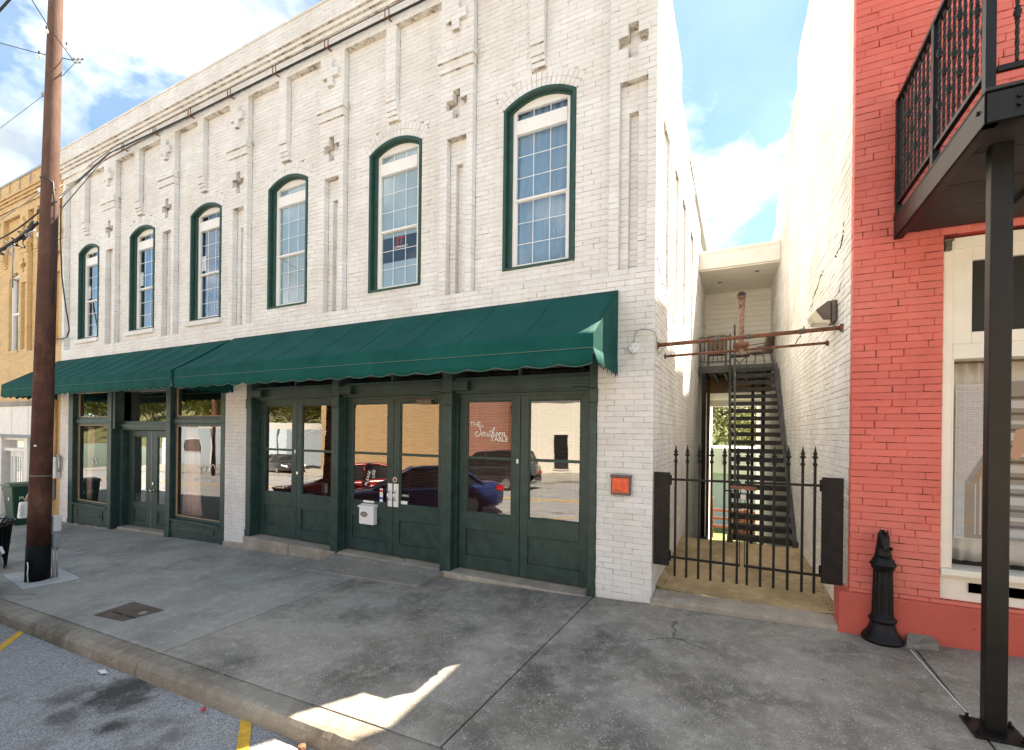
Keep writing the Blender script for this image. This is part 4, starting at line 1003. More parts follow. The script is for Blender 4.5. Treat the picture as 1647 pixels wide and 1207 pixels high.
for x0, x1, z0, z1, lb in ((.015, .195, .485, 1.585, 'dark metal plate fixed at the white wall end of the gate'), (1.70, 1.885, .515, 1.61, 'dark metal plate fixed at the red building end of the gate')):
    t_ = thing('gate_plate', lb, 'metal plate', ((x0+x1)/2, .03, z0))
    MB().box(x0, x1, .0, .05, z0, z1).build('plate', 'rusty_black', t_, bevel=.004)
    hx_ = x1 if x0 < 1 else x0
    MB().cyl((hx_, .06, z1-.15), (hx_, .06, z1-.03), .016).cyl((hx_, .06, z0+.05), (hx_, .06, z0+.17), .016).build('hinge', 'black_iron', t_)

# stair, landing, canopy
ST = thing('steel_stair', 'steep dark steel stair with open treads rising to the landing', 'staircase', (1.25, 3.5, .14))
y0, y1, z0, z1, N = 3.28, 6.30, .14, 3.62, 21
def sx(y): t = (y-y0)/(y1-y0); return (.79-.09*t, 1.775-.16*t)
for k in (0, 1):
    mb = MB(); w_ = .055
    a, b = sx(y0)[k], sx(y1)[k]; a0, b0 = (a-w_/2, b-w_/2); a1, b1 = (a+w_/2, b+w_/2); h = .16
    mb.add([(a0, y0-.02, z0-.03), (a1, y0-.02, z0-.03), (a1, y0+.16, z0-.03), (a0, y0+.16, z0-.03), (b0, y1-.1, z1+.02), (b1, y1-.1, z1+.02), (b1, y1+.02, z1-.02), (b0, y1+.02, z1-.02)],
           [(0, 1, 2, 3), (4, 7, 6, 5), (0, 4, 5, 1), (1, 5, 6, 2), (2, 6, 7, 3), (3, 7, 4, 0)])
    mb.box(a0-.02, a1+.02, y0-.06, y0+.14, z0-.04, z0+.12)
    mb.build('stringer', 'steel_gray', ST, bevel=.004)
for i in range(N):
    t = (i+.6)/N; y = y0+.02+(y1-y0)*t; z = z0+(z1-z0)*(i+1)/N-.04; a, b = sx(y)
    MB().box(a+.02, b-.02, y-.06, y+.14, z-.028, z).box(a+.02, b-.02, y-.062, y-.055, z-.085, z+.002).build('tread', 'tread', ST)
for k, hx in ((0, .86), (0, .79)):
    p = [(hx, y0+.05, z0+.05), (hx, y0+.05, z0+.95), (hx-.07, y1-.05, z1+.98), (hx-.07, y1+.1, z1+.98)] if hx == .86 else [(hx, y0+.02, z0), (hx-.09, y1-.1, z1+.45)]
    MB().tube(p, .02, 8).build('handrail', 'steel_gray', ST, smooth=True)
LD = thing('landing', 'dark steel landing at the head of the alley stair', 'landing', (.85, 7.2, 3.6))
MB().box(.02, 1.66, 6.28, 6.33, 3.50, 3.67).build('front_beam', 'steel_gray', LD, bevel=.004)
for i in range(7):
    x = .12+i*.23; MB().box(x, x+.05, 6.34, 8.28, 3.46, 3.60).build('joist', 'tread', LD)
for i in range(4):
    MB().box(.03, 1.62, 6.36+i*.48, 6.82+i*.48, 3.605, 3.64).build('deck_board', 'tread', LD)
MB().box(.09, .185, 6.32, 6.42, -.46, 3.50).box(.02, .26, 6.25, 6.48, -.5, -.44).build('leg', 'black_iron', LD)
MB().box(.12, .19, 7.75, 7.83, -.85, 3.46).build('leg', 'rust', LD)
MB().box(1.36, 1.44, 6.34, 6.42, -.5, 3.46).build('leg', 'black_iron', LD); MB().box(1.18, 1.25, 7.75, 7.83, -.85, 3.46).build('leg', 'rusty_black', LD)
for k in range(5): MB().cyl((.78+k*.18, 6.27, 3.59), (.78+k*.18, 6.285, 3.59), .012, n=8).build('bolt', 'galv', LD)
GR = thing('guard_rail', 'dark metal guard rail with slim balusters at the left of the landing', 'railing', (.35, 6.35, 3.67))
for x in (.045, .62, .70): MB().box(x-.018, x+.018, 6.29, 6.325, 3.67, 4.37 if x < .65 else 4.40).build('post', 'steel_gray', GR)
for z in (3.755, 4.345): MB().box(.045, .70, 6.295, 6.32, z, z+.03).build('rail', 'steel_gray', GR)
for i in range(5):
    x = .14+i*.096; b = MB().box(x-.007, x+.007, 6.30, 6.314, 3.78, 4.345).build('baluster', 'black_iron', GR)
    if i % 2: MB().lathe([(0, -.03), (.018, -.012), (.018, .012), (0, .03)], (x, 6.307, 3.98 if i == 1 else 4.12), 8).build('knuckle', 'black_iron', b)
    else: MB().lathe([(0, -.03), (.018, -.012), (.018, .012), (0, .03)], (x, 6.307, 4.06), 8).build('knuckle', 'black_iron', b)
BR = thing('alley_link', 'cream boarded link spanning the alley over the landing, with a flat white canopy', 'building link', (.85, 9, 3.3))
for i in range(18):
    z = 3.62+i*.135; MB().add([(-.02, 8.295, z), (1.75, 8.295, z), (1.75, 8.33, z), (-.02, 8.33, z), (-.02, 8.32, z+.132), (1.75, 8.32, z+.132), (1.75, 8.34, z+.132), (-.02, 8.34, z+.132)], [(0, 3, 2, 1), (4, 5, 6, 7), (0, 1, 5, 4), (1, 2, 6, 5), (2, 3, 7, 6), (3, 0, 4, 7)]).build('siding_board', 'siding', BR)
MB().box(-.02, 1.8, 8.34, 11.6, 3.18, 6.3).build('room_body', 'soffit', BR)
MB().box(-.02, 1.75, 8.29, 8.34, 3.18, 3.62).build('fascia_board', 'oak', BR)
MB().box(-.02, 1.75, 11.4, 11.7, 2.98, 3.18).build('back_fascia', 'white_paint', BR)
MB().box(.0, 1.70, 6.22, 6.26, 5.98, 6.42).box(.0, 1.70, 6.20, 6.22, 6.34, 6.42).build('canopy_fascia', 'white_paint', BR, bevel=.005)
for i in range(20):
    y = 6.262+i*.102; MB().box(.0, 1.695, y, y+.097, 5.95, 5.975).build('soffit_board', 'soffit', BR)
MB().box(.0, 1.70, 6.262, 9., 6.30, 6.40).box(.0, 1.70, 6.262, 8.4, 5.98, 6.0).build('canopy_roof', 'white_paint', BR)
for x, y in ((.42, 7.3), (1.25, 6.75)): MB().cyl((x, y, 5.944), (x, y, 5.952), .05, n=16).build('downlight', 'bronze', BR)
MB().box(.02, .06, 8.2, 8.27, 5.0, 5.12).build('wall_lamp', 'glass_lamp', BR)
# patio chairs and table on the landing
def patio_chair(x, y, rz, label):
    c = thing('patio_chair', label, 'chair', (x, y, 3.64), 'patio chairs on the landing'); z = 3.64
    def Rp(px, py, pz): return (x+px*math.cos(rz)-py*math.sin(rz), y+px*math.sin(rz)+py*math.cos(rz), z+pz)
    def slabp(u0, u1, pts, nm, mt):
        vs = [Rp(u0, *p) for p in pts]+[Rp(u1, *p) for p in pts]; n = len(pts)
        return MB().add(vs, [tuple(range(n)), tuple(range(n, 2*n))]+[(i, (i+1) % n, (i+1) % n+n, i+n) for i in range(n)]).build(nm, mt, c)
    slabp(-.20, .20, [(-.2, .42), (.2, .42), (.2, .45), (-.2, .45)], 'seat', 'p_brown'); slabp(-.2, .2, [(.2, .40), (.23, .40), (.34, .86), (.31, .86)], 'backrest', 'p_brown')
    for u in (-.2, .2):
        MB().tube([Rp(u, -.2, 0), Rp(u, -.18, .43), Rp(u, -.16, .62), Rp(u, .24, .62)], .012, 6).build('front_leg', 'bronze', c); MB().tube([Rp(u, .28, 0), Rp(u, .2, .42), Rp(u, .31, .86)], .012, 6).build('rear_leg', 'bronze', c)
patio_chair(.38, 7.15, math.pi, 'brown patio chair behind the landing guard rail')
patio_chair(1.32, 7.3, -math.pi/2-.5, 'brown patio chair by the right wall of the landing')
pt = thing('patio_table', 'small dark folding table between the two patio chairs', 'table', (.9, 7.3, 3.64))
MB().box(.68, 1.12, 7.1, 7.5, 4.02, 4.05).build('tabletop', 'bronze', pt)
for s_ in (-1, 1): MB().tube([(.9-.18*s_, 7.2, 3.64), (.9+.18*s_, 7.2, 4.02)], .012, 6).build('leg', 'bronze', pt)

# pipes and lamp in the alley
p1 = thing('alley_pipe', 'upper rusty pipe braced across the alley between the walls', 'pipe', (.95, .3, 3.16))
MB().cyl((-.0, .20, 3.135), (RX(.45), .40, 3.225), .024, n=10).build('pipe', 'rust', p1, smooth=True)
for q_ in ((.01, .2, 3.136), (1.91, .4, 3.224)): MB().cyl((q_[0]-.012, q_[1], q_[2]), (q_[0]+.012, q_[1], q_[2]), .045, n=12).build('flange', 'rust', p1)
for k in (.35, .52, .8): MB().cyl((1.93*k-.03, .2+.2*k, 3.135+.09*k), (1.93*k+.03, .2+.2*k, 3.138+.09*k), .031, n=10).build('coupling', 'bronze', p1)
p2 = thing('alley_pipe', 'lower thinner rusty pipe crossing the alley just behind the other', 'pipe', (.95, .95, 3.13))
MB().cyl((0, .81, 3.09), (RX(1.13), 1.13, 3.19), .017, n=10).build('pipe', 'rust', p2, smooth=True)
for q_ in ((.01, .81, 3.09), (1.885, 1.13, 3.188)): MB().cyl((q_[0]-.012, q_[1], q_[2]), (q_[0]+.012, q_[1], q_[2]), .034, n=12).build('flange', 'rust', p2)
fl_ = thing('vent_pipe', 'flaking rusty vent pipe standing on the alley pipes with an open mouth', 'pipe', (.93, .7, 3.1))
tp = [(.93, .80, 3.05), (.93, .80, 3.55), (.93, .77, 3.66), (.93, .69, 3.73), (.93, .60, 3.755)]
MB().tube(tp, [.030, .036, .042, .047, .05], 14).build('flue', 'rust_flake', fl_, smooth=True)
MB().cyl((.93, .598, 3.7555), (.93, .596, 3.756), .04, n=14).build('mouth', 'blackp', fl_)
MB().cyl((.93, .615, 3.75), (.93, .597, 3.7562), .052, .052, n=14).build('collar', 'rust', fl_)
MB().box(.86, 1.0, .77, .83, 3.13, 3.15).cyl((.84, .76, 3.165), (1.02, .77, 3.175), .03, n=8).build('clamp', 'rust', fl_)
wp = thing('wall_lamp', 'weathered bronze wall pack lamp on the white alley wall', 'wall lamp', (1.8, .75, 3.5))
xw = RX(.8)
MB().box(xw-.05, xw-.004, .64, .95, 3.36, 3.60).build('back_box', 'bronze', wp, bevel=.01)
mb = MB(); mb.prism([(xw-.05, 3.60), (xw-.09, 3.595), (xw-.205, 3.505), (xw-.12, 3.385), (xw-.05, 3.385)], 1, .655, .935); mb.build('hood', 'bronze', wp, bevel=.012)
MB().prism([(xw-.20, 3.498), (xw-.26, 3.44), (xw-.225, 3.355), (xw-.06, 3.335), (xw-.06, 3.383), (xw-.124, 3.383)], 1, .665, .925).build('lens', 'glass_lamp', wp, bevel=.008)
cd = thing('conduit', 'thin bare conduit looping down the white alley wall above the lamp', 'conduit', (1.9, .5, 3.6))
MB().tube([(xw+.005, .60, 3.66), (xw+.02, .42, 3.84), (xw+.02, .40, 3.3), (xw+.02, .38, 3.25)], .007, 6).build('cable', 'galv', cd, smooth=True)
# cracks in the alley wall render: dark open joints
for nm, pts, wall, lb in (('wall_crack', [(3.859, 3.66), (3.3, 3.70), (2.994, 3.76), (2.6, 3.9), (2.287, 3.95), (2.2, 3.92), (2.164, 4.04), (2.0, 4.06), (1.7, 4.16), (1.382, 4.19)], 'r', 'dark stepped crack in the white alley wall behind the lamp'),
                          ('wall_crack', [(.80, 4.13), (.66, 4.16), (.56, 4.14), (.50, 4.20), (.44, 4.24), (.40, 4.4)], 'r', 'short ragged crack high on the white alley wall near the red corner'),
                          ('wall_crack', [(-.0+.12, 4.2), (.5, 4.04), (.98, 3.9), (1.4, 3.86), (2.32, 3.73), (3.2, 3.58), (4.6, 3.46)], 'l', 'thin diagonal crack along the white corner building in the alley')):
    mb = MB(); rnd = random.Random(len(pts)); P_ = []
    for (a, b), (c, d_) in zip(pts, pts[1:]):
        for k in range(5): P_.append((a+(c-a)*k/5, b+(d_-b)*k/5+rnd.uniform(-.022, .022), rnd.uniform(.006, .03) if wall == 'r' else rnd.uniform(.002, .010)))
    for (a, b, w), (c, d_, w2) in zip(P_, P_[1:]):
        if rnd.random() < .25: continue
        X_ = (lambda y: RX(y)-.0045) if wall == 'r' else (lambda y: .0045)
        X2 = (lambda y: RX(y)+.02) if wall == 'r' else (lambda y: -.02)
        mb.add([(X_(a), a, b-w/2), (X_(c), c, d_-w2/2), (X_(c), c, d_+w2/2), (X_(a), a, b+w/2), (X2(a), a, b-w/2), (X2(c), c, d_-w2/2), (X2(c), c, d_+w2/2), (X2(a), a, b+w/2)], [(0, 1, 2, 3), (4, 7, 6, 5), (0, 4, 5, 1), (1, 5, 6, 2), (2, 6, 7, 3), (3, 7, 4, 0)])
    o = mb.build('wall_crack', 'gravel_dark', RB if wall == 'r' else WB, kind='stuff')

# ------------------------------------------------------------------ balcony on the red building
BA = thing('balcony', 'black steel balcony with twisted balusters on the red building', 'balcony', (3.5, -.9, 3.97))
BXL, BF, BRT = 2.26, -1.885, 6.5
def cch(x0, x1, y0, y1, z0, z1): return MB().box(x0, x1, y0, y1, z0, z1)
MB().box(BXL, BXL+.012, BF, -.0, 3.97, 4.165).box(BXL, BXL+.07, BF, 0, 3.97, 3.982).box(BXL, BXL+.07, BF, 0, 4.153, 4.165).build('side_beam', 'black_post', BA, bevel=.003)
MB().box(BXL, BRT, BF, BF+.012, 3.97, 4.165).box(BXL, BRT, BF, BF+.07, 3.97, 3.982).box(BXL, BRT, BF, BF+.07, 4.153, 4.165).build('front_beam', 'black_post', BA, bevel=.003)
for k in range(5): MB().cyl((BXL+.155, BF-.0, 4.10-.05*(k % 2)), (BXL+.155, BF-.015, 4.10-.05*(k % 2)), .014, n=10).build('bolt', 'black_iron', BA) if k < 2 else None
MB().cyl((BXL-.012, BF+.09, 4.09), (BXL, BF+.09, 4.09), .014, n=10).build('bolt', 'black_iron', BA)
for i in range(4): MB().box(BXL+.08, BRT, -.47*i-.455, -.47*i-.006, 4.02, 4.05).build('deck_plate', 'deck_under', BA)
for i in range(7):
    x = 2.95+i*.62; MB().box(x, x+.05, BF+.08, -.0, 3.985, 4.02).build('joist', 'deck_under', BA)
MB().box(BXL+.002, BXL+.06, BF+.02, 0., 4.168, 4.185).box(BXL, BRT, BF-.01, BF+.06, 4.168, 4.187).build('deck_edge', 'deck_under', BA)
for y, h in ((-.02, 0), (-.965, 0), (-1.845, 0)):
    MB().box(BXL+.005, BXL+.055, y-.028, y+.028, 4.187, 5.30).build('rail_post', 'black_post', BA, bevel=.003)
MB().box(BXL+.002, BXL+.058, BF+.0, 0., 5.30, 5.335).build('top_rail', 'black_post', BA, bevel=.003); MB().box(BXL+.012, BXL+.048, BF+.03, -.03, 4.30, 4.335).build('bottom_rail', 'black_post', BA, bevel=.003)
MB().box(BXL+.06, BRT, BF, BF+.05, 5.30, 5.335).build('top_rail', 'black_post', BA, bevel=.003); MB().box(BXL+.06, BRT, BF+.012, BF+.04, 4.285, 4.32).build('bottom_rail', 'black_post', BA, bevel=.003)
def twisted(x, y, k, par):
    mb = MB(); n = 44; r = .0085; zA, zB = 4.33, 5.30; vs = []
    for i in range(n+1):
        z = zA+(zB-zA)*i/n; a = i*.55
        for q in range(4): t = a+q*math.pi/2; vs.append((x+r*1.3*math.cos(t), y+r*1.3*math.sin(t), z))
    fs = [(i*4+q, i*4+(q+1) % 4, i*4+4+(q+1) % 4, i*4+4+q) for i in range(n) for q in range(4)]
    mb.add(vs, fs); b = mb.build('baluster', 'black_post', par)
    for z in ((4.62, 5.02) if k % 2 == 0 else (4.82,)):
        MB().lathe([(.010, -.036), (.016, -.031), (.011, -.024), (.018, -.013), (.0205, 0), (.018, .013), (.011, .024), (.016, .031), (.010, .036)], (x, y, z), 10).build('knuckle', 'black_post', b, smooth=True)
k = 0
for (ya, yb, n) in ((-.05, -.935, 9), (-.995, -1.815, 9)):
    for i in range(n): twisted(BXL+.03, ya+(yb-ya)*(i+.5)/n, i, BA)
for i in range(12): twisted(BXL+.15+i*.115, BF+.026, i, BA)
PS = thing('balcony_post', 'black steel balcony post standing on the pavement at the right', 'post', (2.48, -1.53, gz(2.48, -1.5)))
gzp = gz(2.48, -1.53)
MB().box(2.428, 2.541, -1.505, -1.42, gzp+.012, 4.02).build('shaft', 'black_post', PS, bevel=.008)
for sx_ in (2.47, 2.498): pass
MB().slab([(2.342, -1.615, gzp+.016), (2.62, -1.615, gzp+.02), (2.62, -1.36, gzp+.02), (2.342, -1.36, gzp+.016)], .018).build('base_plate', 'black_post', PS, bevel=.003)
for bx, by in ((2.372, -1.40), (2.372, -1.585), (2.59, -1.585), (2.59, -1.40)):
    MB().cyl((bx, by, gzp+.016), (bx, by, gzp+.055), .009, n=8).cyl((bx, by, gzp+.016), (bx, by, gzp+.032), .018, n=6).build('anchor_bolt', 'black_iron', PS)

BO = thing('bollard', 'black cast iron fluted bollard with a horse head top by the red wall', 'bollard', (2.185, -.10, gz(2.185, -.1)))
bc = (2.185, -.105, gz(2.185, -.1))
MB().lathe([(.165, 0), (.166, .022), (.158, .04), (.146, .046), (.144, .066), (.128, .074), (.122, .098), (.110, .112), (.105, .14), (.098, .165), (.094, .185), (.110, .195), (.113, .207), (.108, .219), (.092, .227), (.088, .255)], bc, 32).build('base', 'black_iron', BO, smooth=True)
MB().lathe([(.088, .25), (.086, .27), (.083, .40), (.080, .55), (.078, .66), (.080, .69)], bc, 28, flute=(.27, .67)).build('fluted_shaft', 'black_iron', BO)
MB().lathe([(.080, .68), (.092, .70), (.092, .72), (.105, .73), (.105, .745), (.09, .76), (.086, .785), (.070, .80), (.06, .815)], bc, 28).build('capital', 'black_iron', BO, smooth=True)
# the horse head: muzzle towards the street, neck ring, ears and mane
hd_ = MB(); X0, Y0, Z0 = bc; zb = Z0+.81
def ring(cx, cy, cz, rx, ry, tilt=0, n=14): return [(cx+rx*math.cos(2*math.pi*k/n), cy+ry*math.sin(2*math.pi*k/n)*math.cos(tilt), cz+ry*math.sin(2*math.pi*k/n)*math.sin(tilt)) for k in range(n)]
secs = [(0, 0, .0, .060, .060, 0), (0, 0, .03, .066, .066, 0), (0, .004, .06, .060, .062, 0), (0, .006, .10, .052, .062, 0), (0, .0, .14, .05, .064, 0), (0, -.006, .175, .048, .066, .1), (0, -.004, .20, .046, .06, .2), (0, .008, .225, .036, .042, .2), (0, .014, .238, .014, .018, 0)]
vs = []
for (cx_, cy_, cz_, a, b, t) in secs: vs += ring(X0+cx_, Y0+cy_, zb+cz_, a, b, t)
hd_.add(vs, [(i*14+k, i*14+(k+1) % 14, (i+1)*14+(k+1) % 14, (i+1)*14+k) for i in range(len(secs)-1) for k in range(14)]+[tuple(range((len(secs)-1)*14, len(secs)*14))])
hd_.build('head', 'black_iron', BO, smooth=True)
mz = MB(); vs = []
for (dy, dz, a, b) in ((-.04, .19, .034, .03), (-.062, .16, .032, .028), (-.076, .12, .026, .024), (-.084, .085, .024, .022), (-.084, .065, .018, .014)): vs += [(X0+a*math.cos(2*math.pi*k/12), Y0+dy+b*math.sin(2*math.pi*k/12)*.8, zb+dz+b*math.sin(2*math.pi*k/12)*.5) for k in range(12)]
mz.add(vs, [(i*12+k, i*12+(k+1) % 12, (i+1)*12+(k+1) % 12, (i+1)*12+k) for i in range(4) for k in range(12)]+[tuple(range(48, 60)), tuple(range(12))]); mz.build('muzzle', 'black_iron', BO, smooth=True)
for s_ in (-1, 1): MB().cyl((X0+s_*.026, Y0-.012, zb+.215), (X0+s_*.03, Y0-.02, zb+.262), .014, .003, n=8).build('ear', 'black_iron', BO)
MB().tube([(X0, Y0-.02, zb+.245), (X0, Y0+.03, zb+.235), (X0, Y0+.06, zb+.19), (X0, Y0+.066, zb+.12), (X0, Y0+.062, zb+.06)], [.014, .02, .022, .02, .016], 8).build('mane', 'black_iron', BO, smooth=True)
MB().lathe([(.0, -.012), (.062, -.01), (.072, 0), (.062, .012), (0, .012)], (X0, Y0, zb+.012), 24).build('collar', 'black_iron', BO, smooth=True)
MB().tube([(X0+.052*math.cos(t), Y0-.045+.05*math.sin(t)-.02, zb+.085+.012*math.cos(2*t)) for t in [i*2*math.pi/18 for i in range(19)]], .009, 6).build('bit_ring', 'black_iron', BO, smooth=True)
mb = MB(); mb.add([(2.34, -.20, gz(2.34, -.2)+.004), (2.59, -.18, gz(2.6, -.2)+.075), (2.57, -.045, gz(2.6, 0)+.085), (2.385, -.045, gz(2.38, 0)+.09), (2.34, -.20, 0), (2.59, -.18, 0), (2.57, -.045, 0), (2.385, -.045, 0)], [(0, 1, 2, 3), (7, 6, 5, 4), (0, 4, 5, 1), (1, 5, 6, 2), (2, 6, 7, 3), (3, 7, 4, 0)])
tag(mb.build('threshold_wedge', 'ramp', None, bevel=.012), 'small gray concrete wedge against the red plinth beside the bollard', 'concrete wedge')

# small fixtures on the white pier
mbx = thing('wall_box', 'small square orange red box with a dark hood on the white pier by the doors', 'wall box', (-.37, -.04, 1.28))
MB().box(-.488, -.250, -.075, -.003, 1.285, 1.515).build('body', 'bronze', mbx, bevel=.008)
MB().box(-.496, -.242, -.095, -.003, 1.505, 1.535).build('hood', 'bronze', mbx, bevel=.006)
MB().box(-.468, -.272, -.080, -.075, 1.315, 1.495).build('face', 'red_plate', mbx, bevel=.002)
text('box_lettering', 'MAIL', .034, 'bronze', mbx, (-.436, -.0815, 1.335), shear=.1)
MB().box(-.45, -.29, -.082, -.0795, 1.322, 1.327).build('slot', 'bronze', mbx)
mw = thing('mailbox', 'white metal letter box hung on the left leaf of the middle double door', 'mailbox', (-4.6, .1, .48))
MB().box(-4.745, -4.43, .055, .147, .485, .775).build('body', 'white_metal', mw, bevel=.01)
MB().prism([(.147, .815), (.04, .79), (.035, .765), (.147, .765)], 0, -4.765, -4.415).build('lid', 'white_metal', mw, bevel=.006)
el = [(-4.635+.075*math.cos(t), .65+.045*math.sin(t)) for t in [i*2*math.pi/24 for i in range(24)]]
MB().prism(el, 1, .049, .056).build('badge', 'bronze', mw, bevel=.003)
MB().prism([(-4.635+.058*math.cos(i*.2618), .65+.030*math.sin(i*.2618)) for i in range(24)], 1, .0465, .0495).build('badge_plate', 'galv', mw)
text('badge_lettering', 'MAIL', .028, 'bronze', mw, (-4.672, .0462, .64))
rf = thing('junction_box', 'round white electrical box with a looping wire on the white pier', 'junction box', (-.235, -.03, 3.08))
MB().cyl((-.235, -.05, 3.08), (-.235, -.002, 3.08), .062, .066, 24).build('body', 'white_metal', rf, bevel=.01)
for a in (0.5, 2.6, 4.2): MB().cyl((-.235+.035*math.cos(a), -.054, 3.08+.035*math.sin(a)), (-.235+.035*math.cos(a), -.048, 3.08+.035*math.sin(a)), .006, n=8).build('screw', 'bronze', rf)
MB().tube([(-.24, -.03, 3.14), (-.235, -.03, 3.22), (-.20, -.025, 3.29), (-.14, -.02, 3.31), (-.05, -.02, 3.29), (.015, -.015, 3.25), (.02, .03, 3.2), (.015, .12, 3.05), (.03, .2, 3.02), (.05, .26, 3.08), (.08, .24, 3.11)], .006, 6).build('wire', 'galv', rf, smooth=True)

# ------------------------------------------------------------------ utility pole and cables
PB, PT = Vector((-8.70, -2.585, -.33)), Vector((-8.27, -2.585, 9.2))
UP = thing('utility_pole', 'tall brown wooden utility pole with a black tarred foot', 'utility pole', PB)
def pz(z): t = (z-PB.z)/(PT.z-PB.z); return PB.lerp(PT, t)
def pr(z): return .138-.0063*(z+.33)
zs_ = [.24+i*.56 for i in range(17)]
MB().tube([pz(z) for z in zs_], [pr(z) for z in zs_], 28).build('shaft', 'pole', UP, smooth=True)
MB().tube([pz(z) for z in (-.36, -.1, .24)], [pr(z)+.006 for z in (-.36, -.1, .24)], 28).build('tar_foot', 'tar', UP, smooth=True)
MB().tube([pz(1.28), pz(1.31)], pr(1.28)+.003, 28).build('band', 'bronze', UP, smooth=True)
def pside(z, a, e=0): c = pz(z); return (c.x+(pr(z)+e)*math.cos(a), c.y+(pr(z)+e)*math.sin(a), z)
aR = -.35
for z0_, z1_, mt, w_ in ((.42, .66, 'light_gray', .05), (.16, .38, 'gray_plastic', .055)):
    c = Vector(pside((z0_+z1_)/2, 1.25, .05)); MB().box(c.x-.05, c.x+.07, c.y-.05, c.y+.045, z0_, z1_).build('meter_box', mt, UP, bevel=.012)
for dx in (-.03, .01):
    c = Vector(pside(0, 1.25, .05)); MB().cyl((c.x+.03, c.y+dx, -.32), (c.x+.03, c.y+dx, .2), .014, n=10).build('conduit', 'galv', UP, smooth=True)
MB().tube([pside(.0, -1.2, .01), pside(-.08, -1.1, .012), pside(-.16, -1.15, .012), pside(-.3, -1.05, .012)], .008, 6).build('ground_wire', 'whitep', UP, smooth=True)
MB().box(pside(1.75, -.9)[0]-.012, pside(1.75, -.9)[0]+.012, pside(1.75, -.9)[1]-.012, pside(1.75, -.9)[1]+.01, 1.74, 1.765).build('tag', 'whitep', UP)
MB().tube([pside(5.72, -2.6, .004), pside(5.75, -1.6, .008), pside(5.74, -.8, .008), pside(5.7, -.05, .012), pside(5.4, .1, .03), pside(4.6, .15, .03), pside(3.9, .12, .04)], .012, 6).build('riser_cable', 'black_cable', UP, smooth=True)
# collars
for z in (5.62, 5.30, 4.95): MB().tube([pside(z, -2.9, .03), pside(z, -2.9, .11)], .03, 8).cyl(pside(z, -2.9, .02), pside(z, -2.9, .06), .045, n=8).build('insulator', 'white_metal' if z != 5.3 else 'black_iron', UP, smooth=True)
PFL = thing('pole_footing', 'pale square concrete patch around the foot of the wooden pole', 'concrete patch', (-8.9, -2.5, -.33))
MB().slab([gp(-9.68, -2.68, .012), gp(-8.34, -2.87, .012), gp(-8.22, -2.26, .012), gp(-9.26, -2.14, .012)], .05).build('slab', 'pale_slab', PFL, bevel=.006)

def cable(name, pts, r, mat, label, sag=0, n=14, cat='cable', group=None):
    P_ = []
    for a, b in zip(pts, pts[1:]):
        a, b = Vector(a), Vector(b)
        for i in range(n): t = i/n; P_.append(a.lerp(b, t)-Vector((0, 0, sag*4*t*(1-t))))
    P_.append(Vector(pts[-1]))
    o = MB().tube(P_, r, 6).build(name, mat, None, smooth=True); tag(o, label, cat, group); return o
# cables carried along the cornice
cz0 = 8.46
pk = pside(5.45, -.3, .02)
cable('service_cable', [pside(5.42, .2, .02), (-12.6, -.16, 8.56), (-9.5, -.075, 8.59), (-6, -.07, 8.585), (0., -.07, 8.56)], .017, 'black_cable', 'thick black cable clipped along the cornice of the white building', n=10)
cable('service_cable', [pside(5.6, .2, .02), (-12.2, -.16, 8.66), (-9.5, -.12, 8.69), (-6, -.11, 8.685), (0., -.11, 8.66)], .008, 'bronze', 'thin brown wire strung just above the thick cornice cable', n=10)
cable('service_cable', [pside(5.2, .2, .02), (-12.9, -.2, 8.38), (-11.5, -.13, 8.52), (-9.5, -.10, 8.555)], .008, 'black_cable', 'thin gray wire rising from the pole to the cornice cable', n=8)
for i in range(9):
    x = -12.1+i*1.33
    MB().box(x-.012, x+.012, -.10, 0., 8.555, 8.57).box(x-.045, x-.037, -.115, -.10, 8.54, 8.70).box(x+.037, x+.045, -.115, -.10, 8.54, 8.70).box(x-.045, x+.045, -.11, -.1, 8.55, 8.56).build('cable_bracket', 'rust', WB)
# bundle at the pole, running out along the yellow building
random.seed(8)
q0 = Vector(pside(5.15, -2.9, .1))
cable('street_cable', [q0, q0+Vector((-1.2, -.25, -.45)), q0+Vector((-3.0, -.6, -.9))], .022, 'black_cable', 'thick black street cable leaving the pole to the left, lowest of the bundle', sag=.05)
cable('street_cable', [q0+Vector((0, 0, .15)), q0+Vector((-1.2, -.25, -.25)), q0+Vector((-3.0, -.6, -.65))], .011, 'black_cable', 'thin street cable just above the thick one left of the pole', sag=.06)
cable('street_cable', [q0+Vector((0, 0, .45)), q0+Vector((-1.2, -.25, .02)), q0+Vector((-3.0, -.6, -.22))], .008, 'galv', 'gray street wire uppermost of the bundle left of the pole', sag=.03)
cl_ = thing('cable_tangle', 'tangle of looped black cables tied below the bundle left of the pole', 'cables', q0+Vector((-.8, -.2, -.4)))
for i in range(7):
    c = q0+Vector((-.25-.16*i, -.05-.03*i, -.12-.055*i)); r = random.uniform(.05, .13); n = 16
    MB().tube([c+Vector((r*math.cos(t)*.8+.02*t, .03*math.sin(3*t), r*math.sin(t)-r*.5)) for t in [k*2*math.pi*1.1/n for k in range(n+1)]], .007 if i % 2 else .011, 5).build('loop', 'black_cable' if i % 3 else 'galv', cl_, smooth=True)
for i in range(3):
    c = q0+Vector((-.15-.12*i, -.03, -.05-.05*i)); MB().tube([c+Vector((-.09, 0, -.03)), c+Vector((.09, 0, .03))], .035, 8).build('splice_case', 'black_cable', cl_, smooth=True)
MB().tube([q0+Vector((-.55, -.1, -.25)), q0+Vector((-.62, -.1, -.55)), q0+Vector((-.60, -.1, -.95))], .012, 5).build('tail', 'galv', cl_, smooth=True)
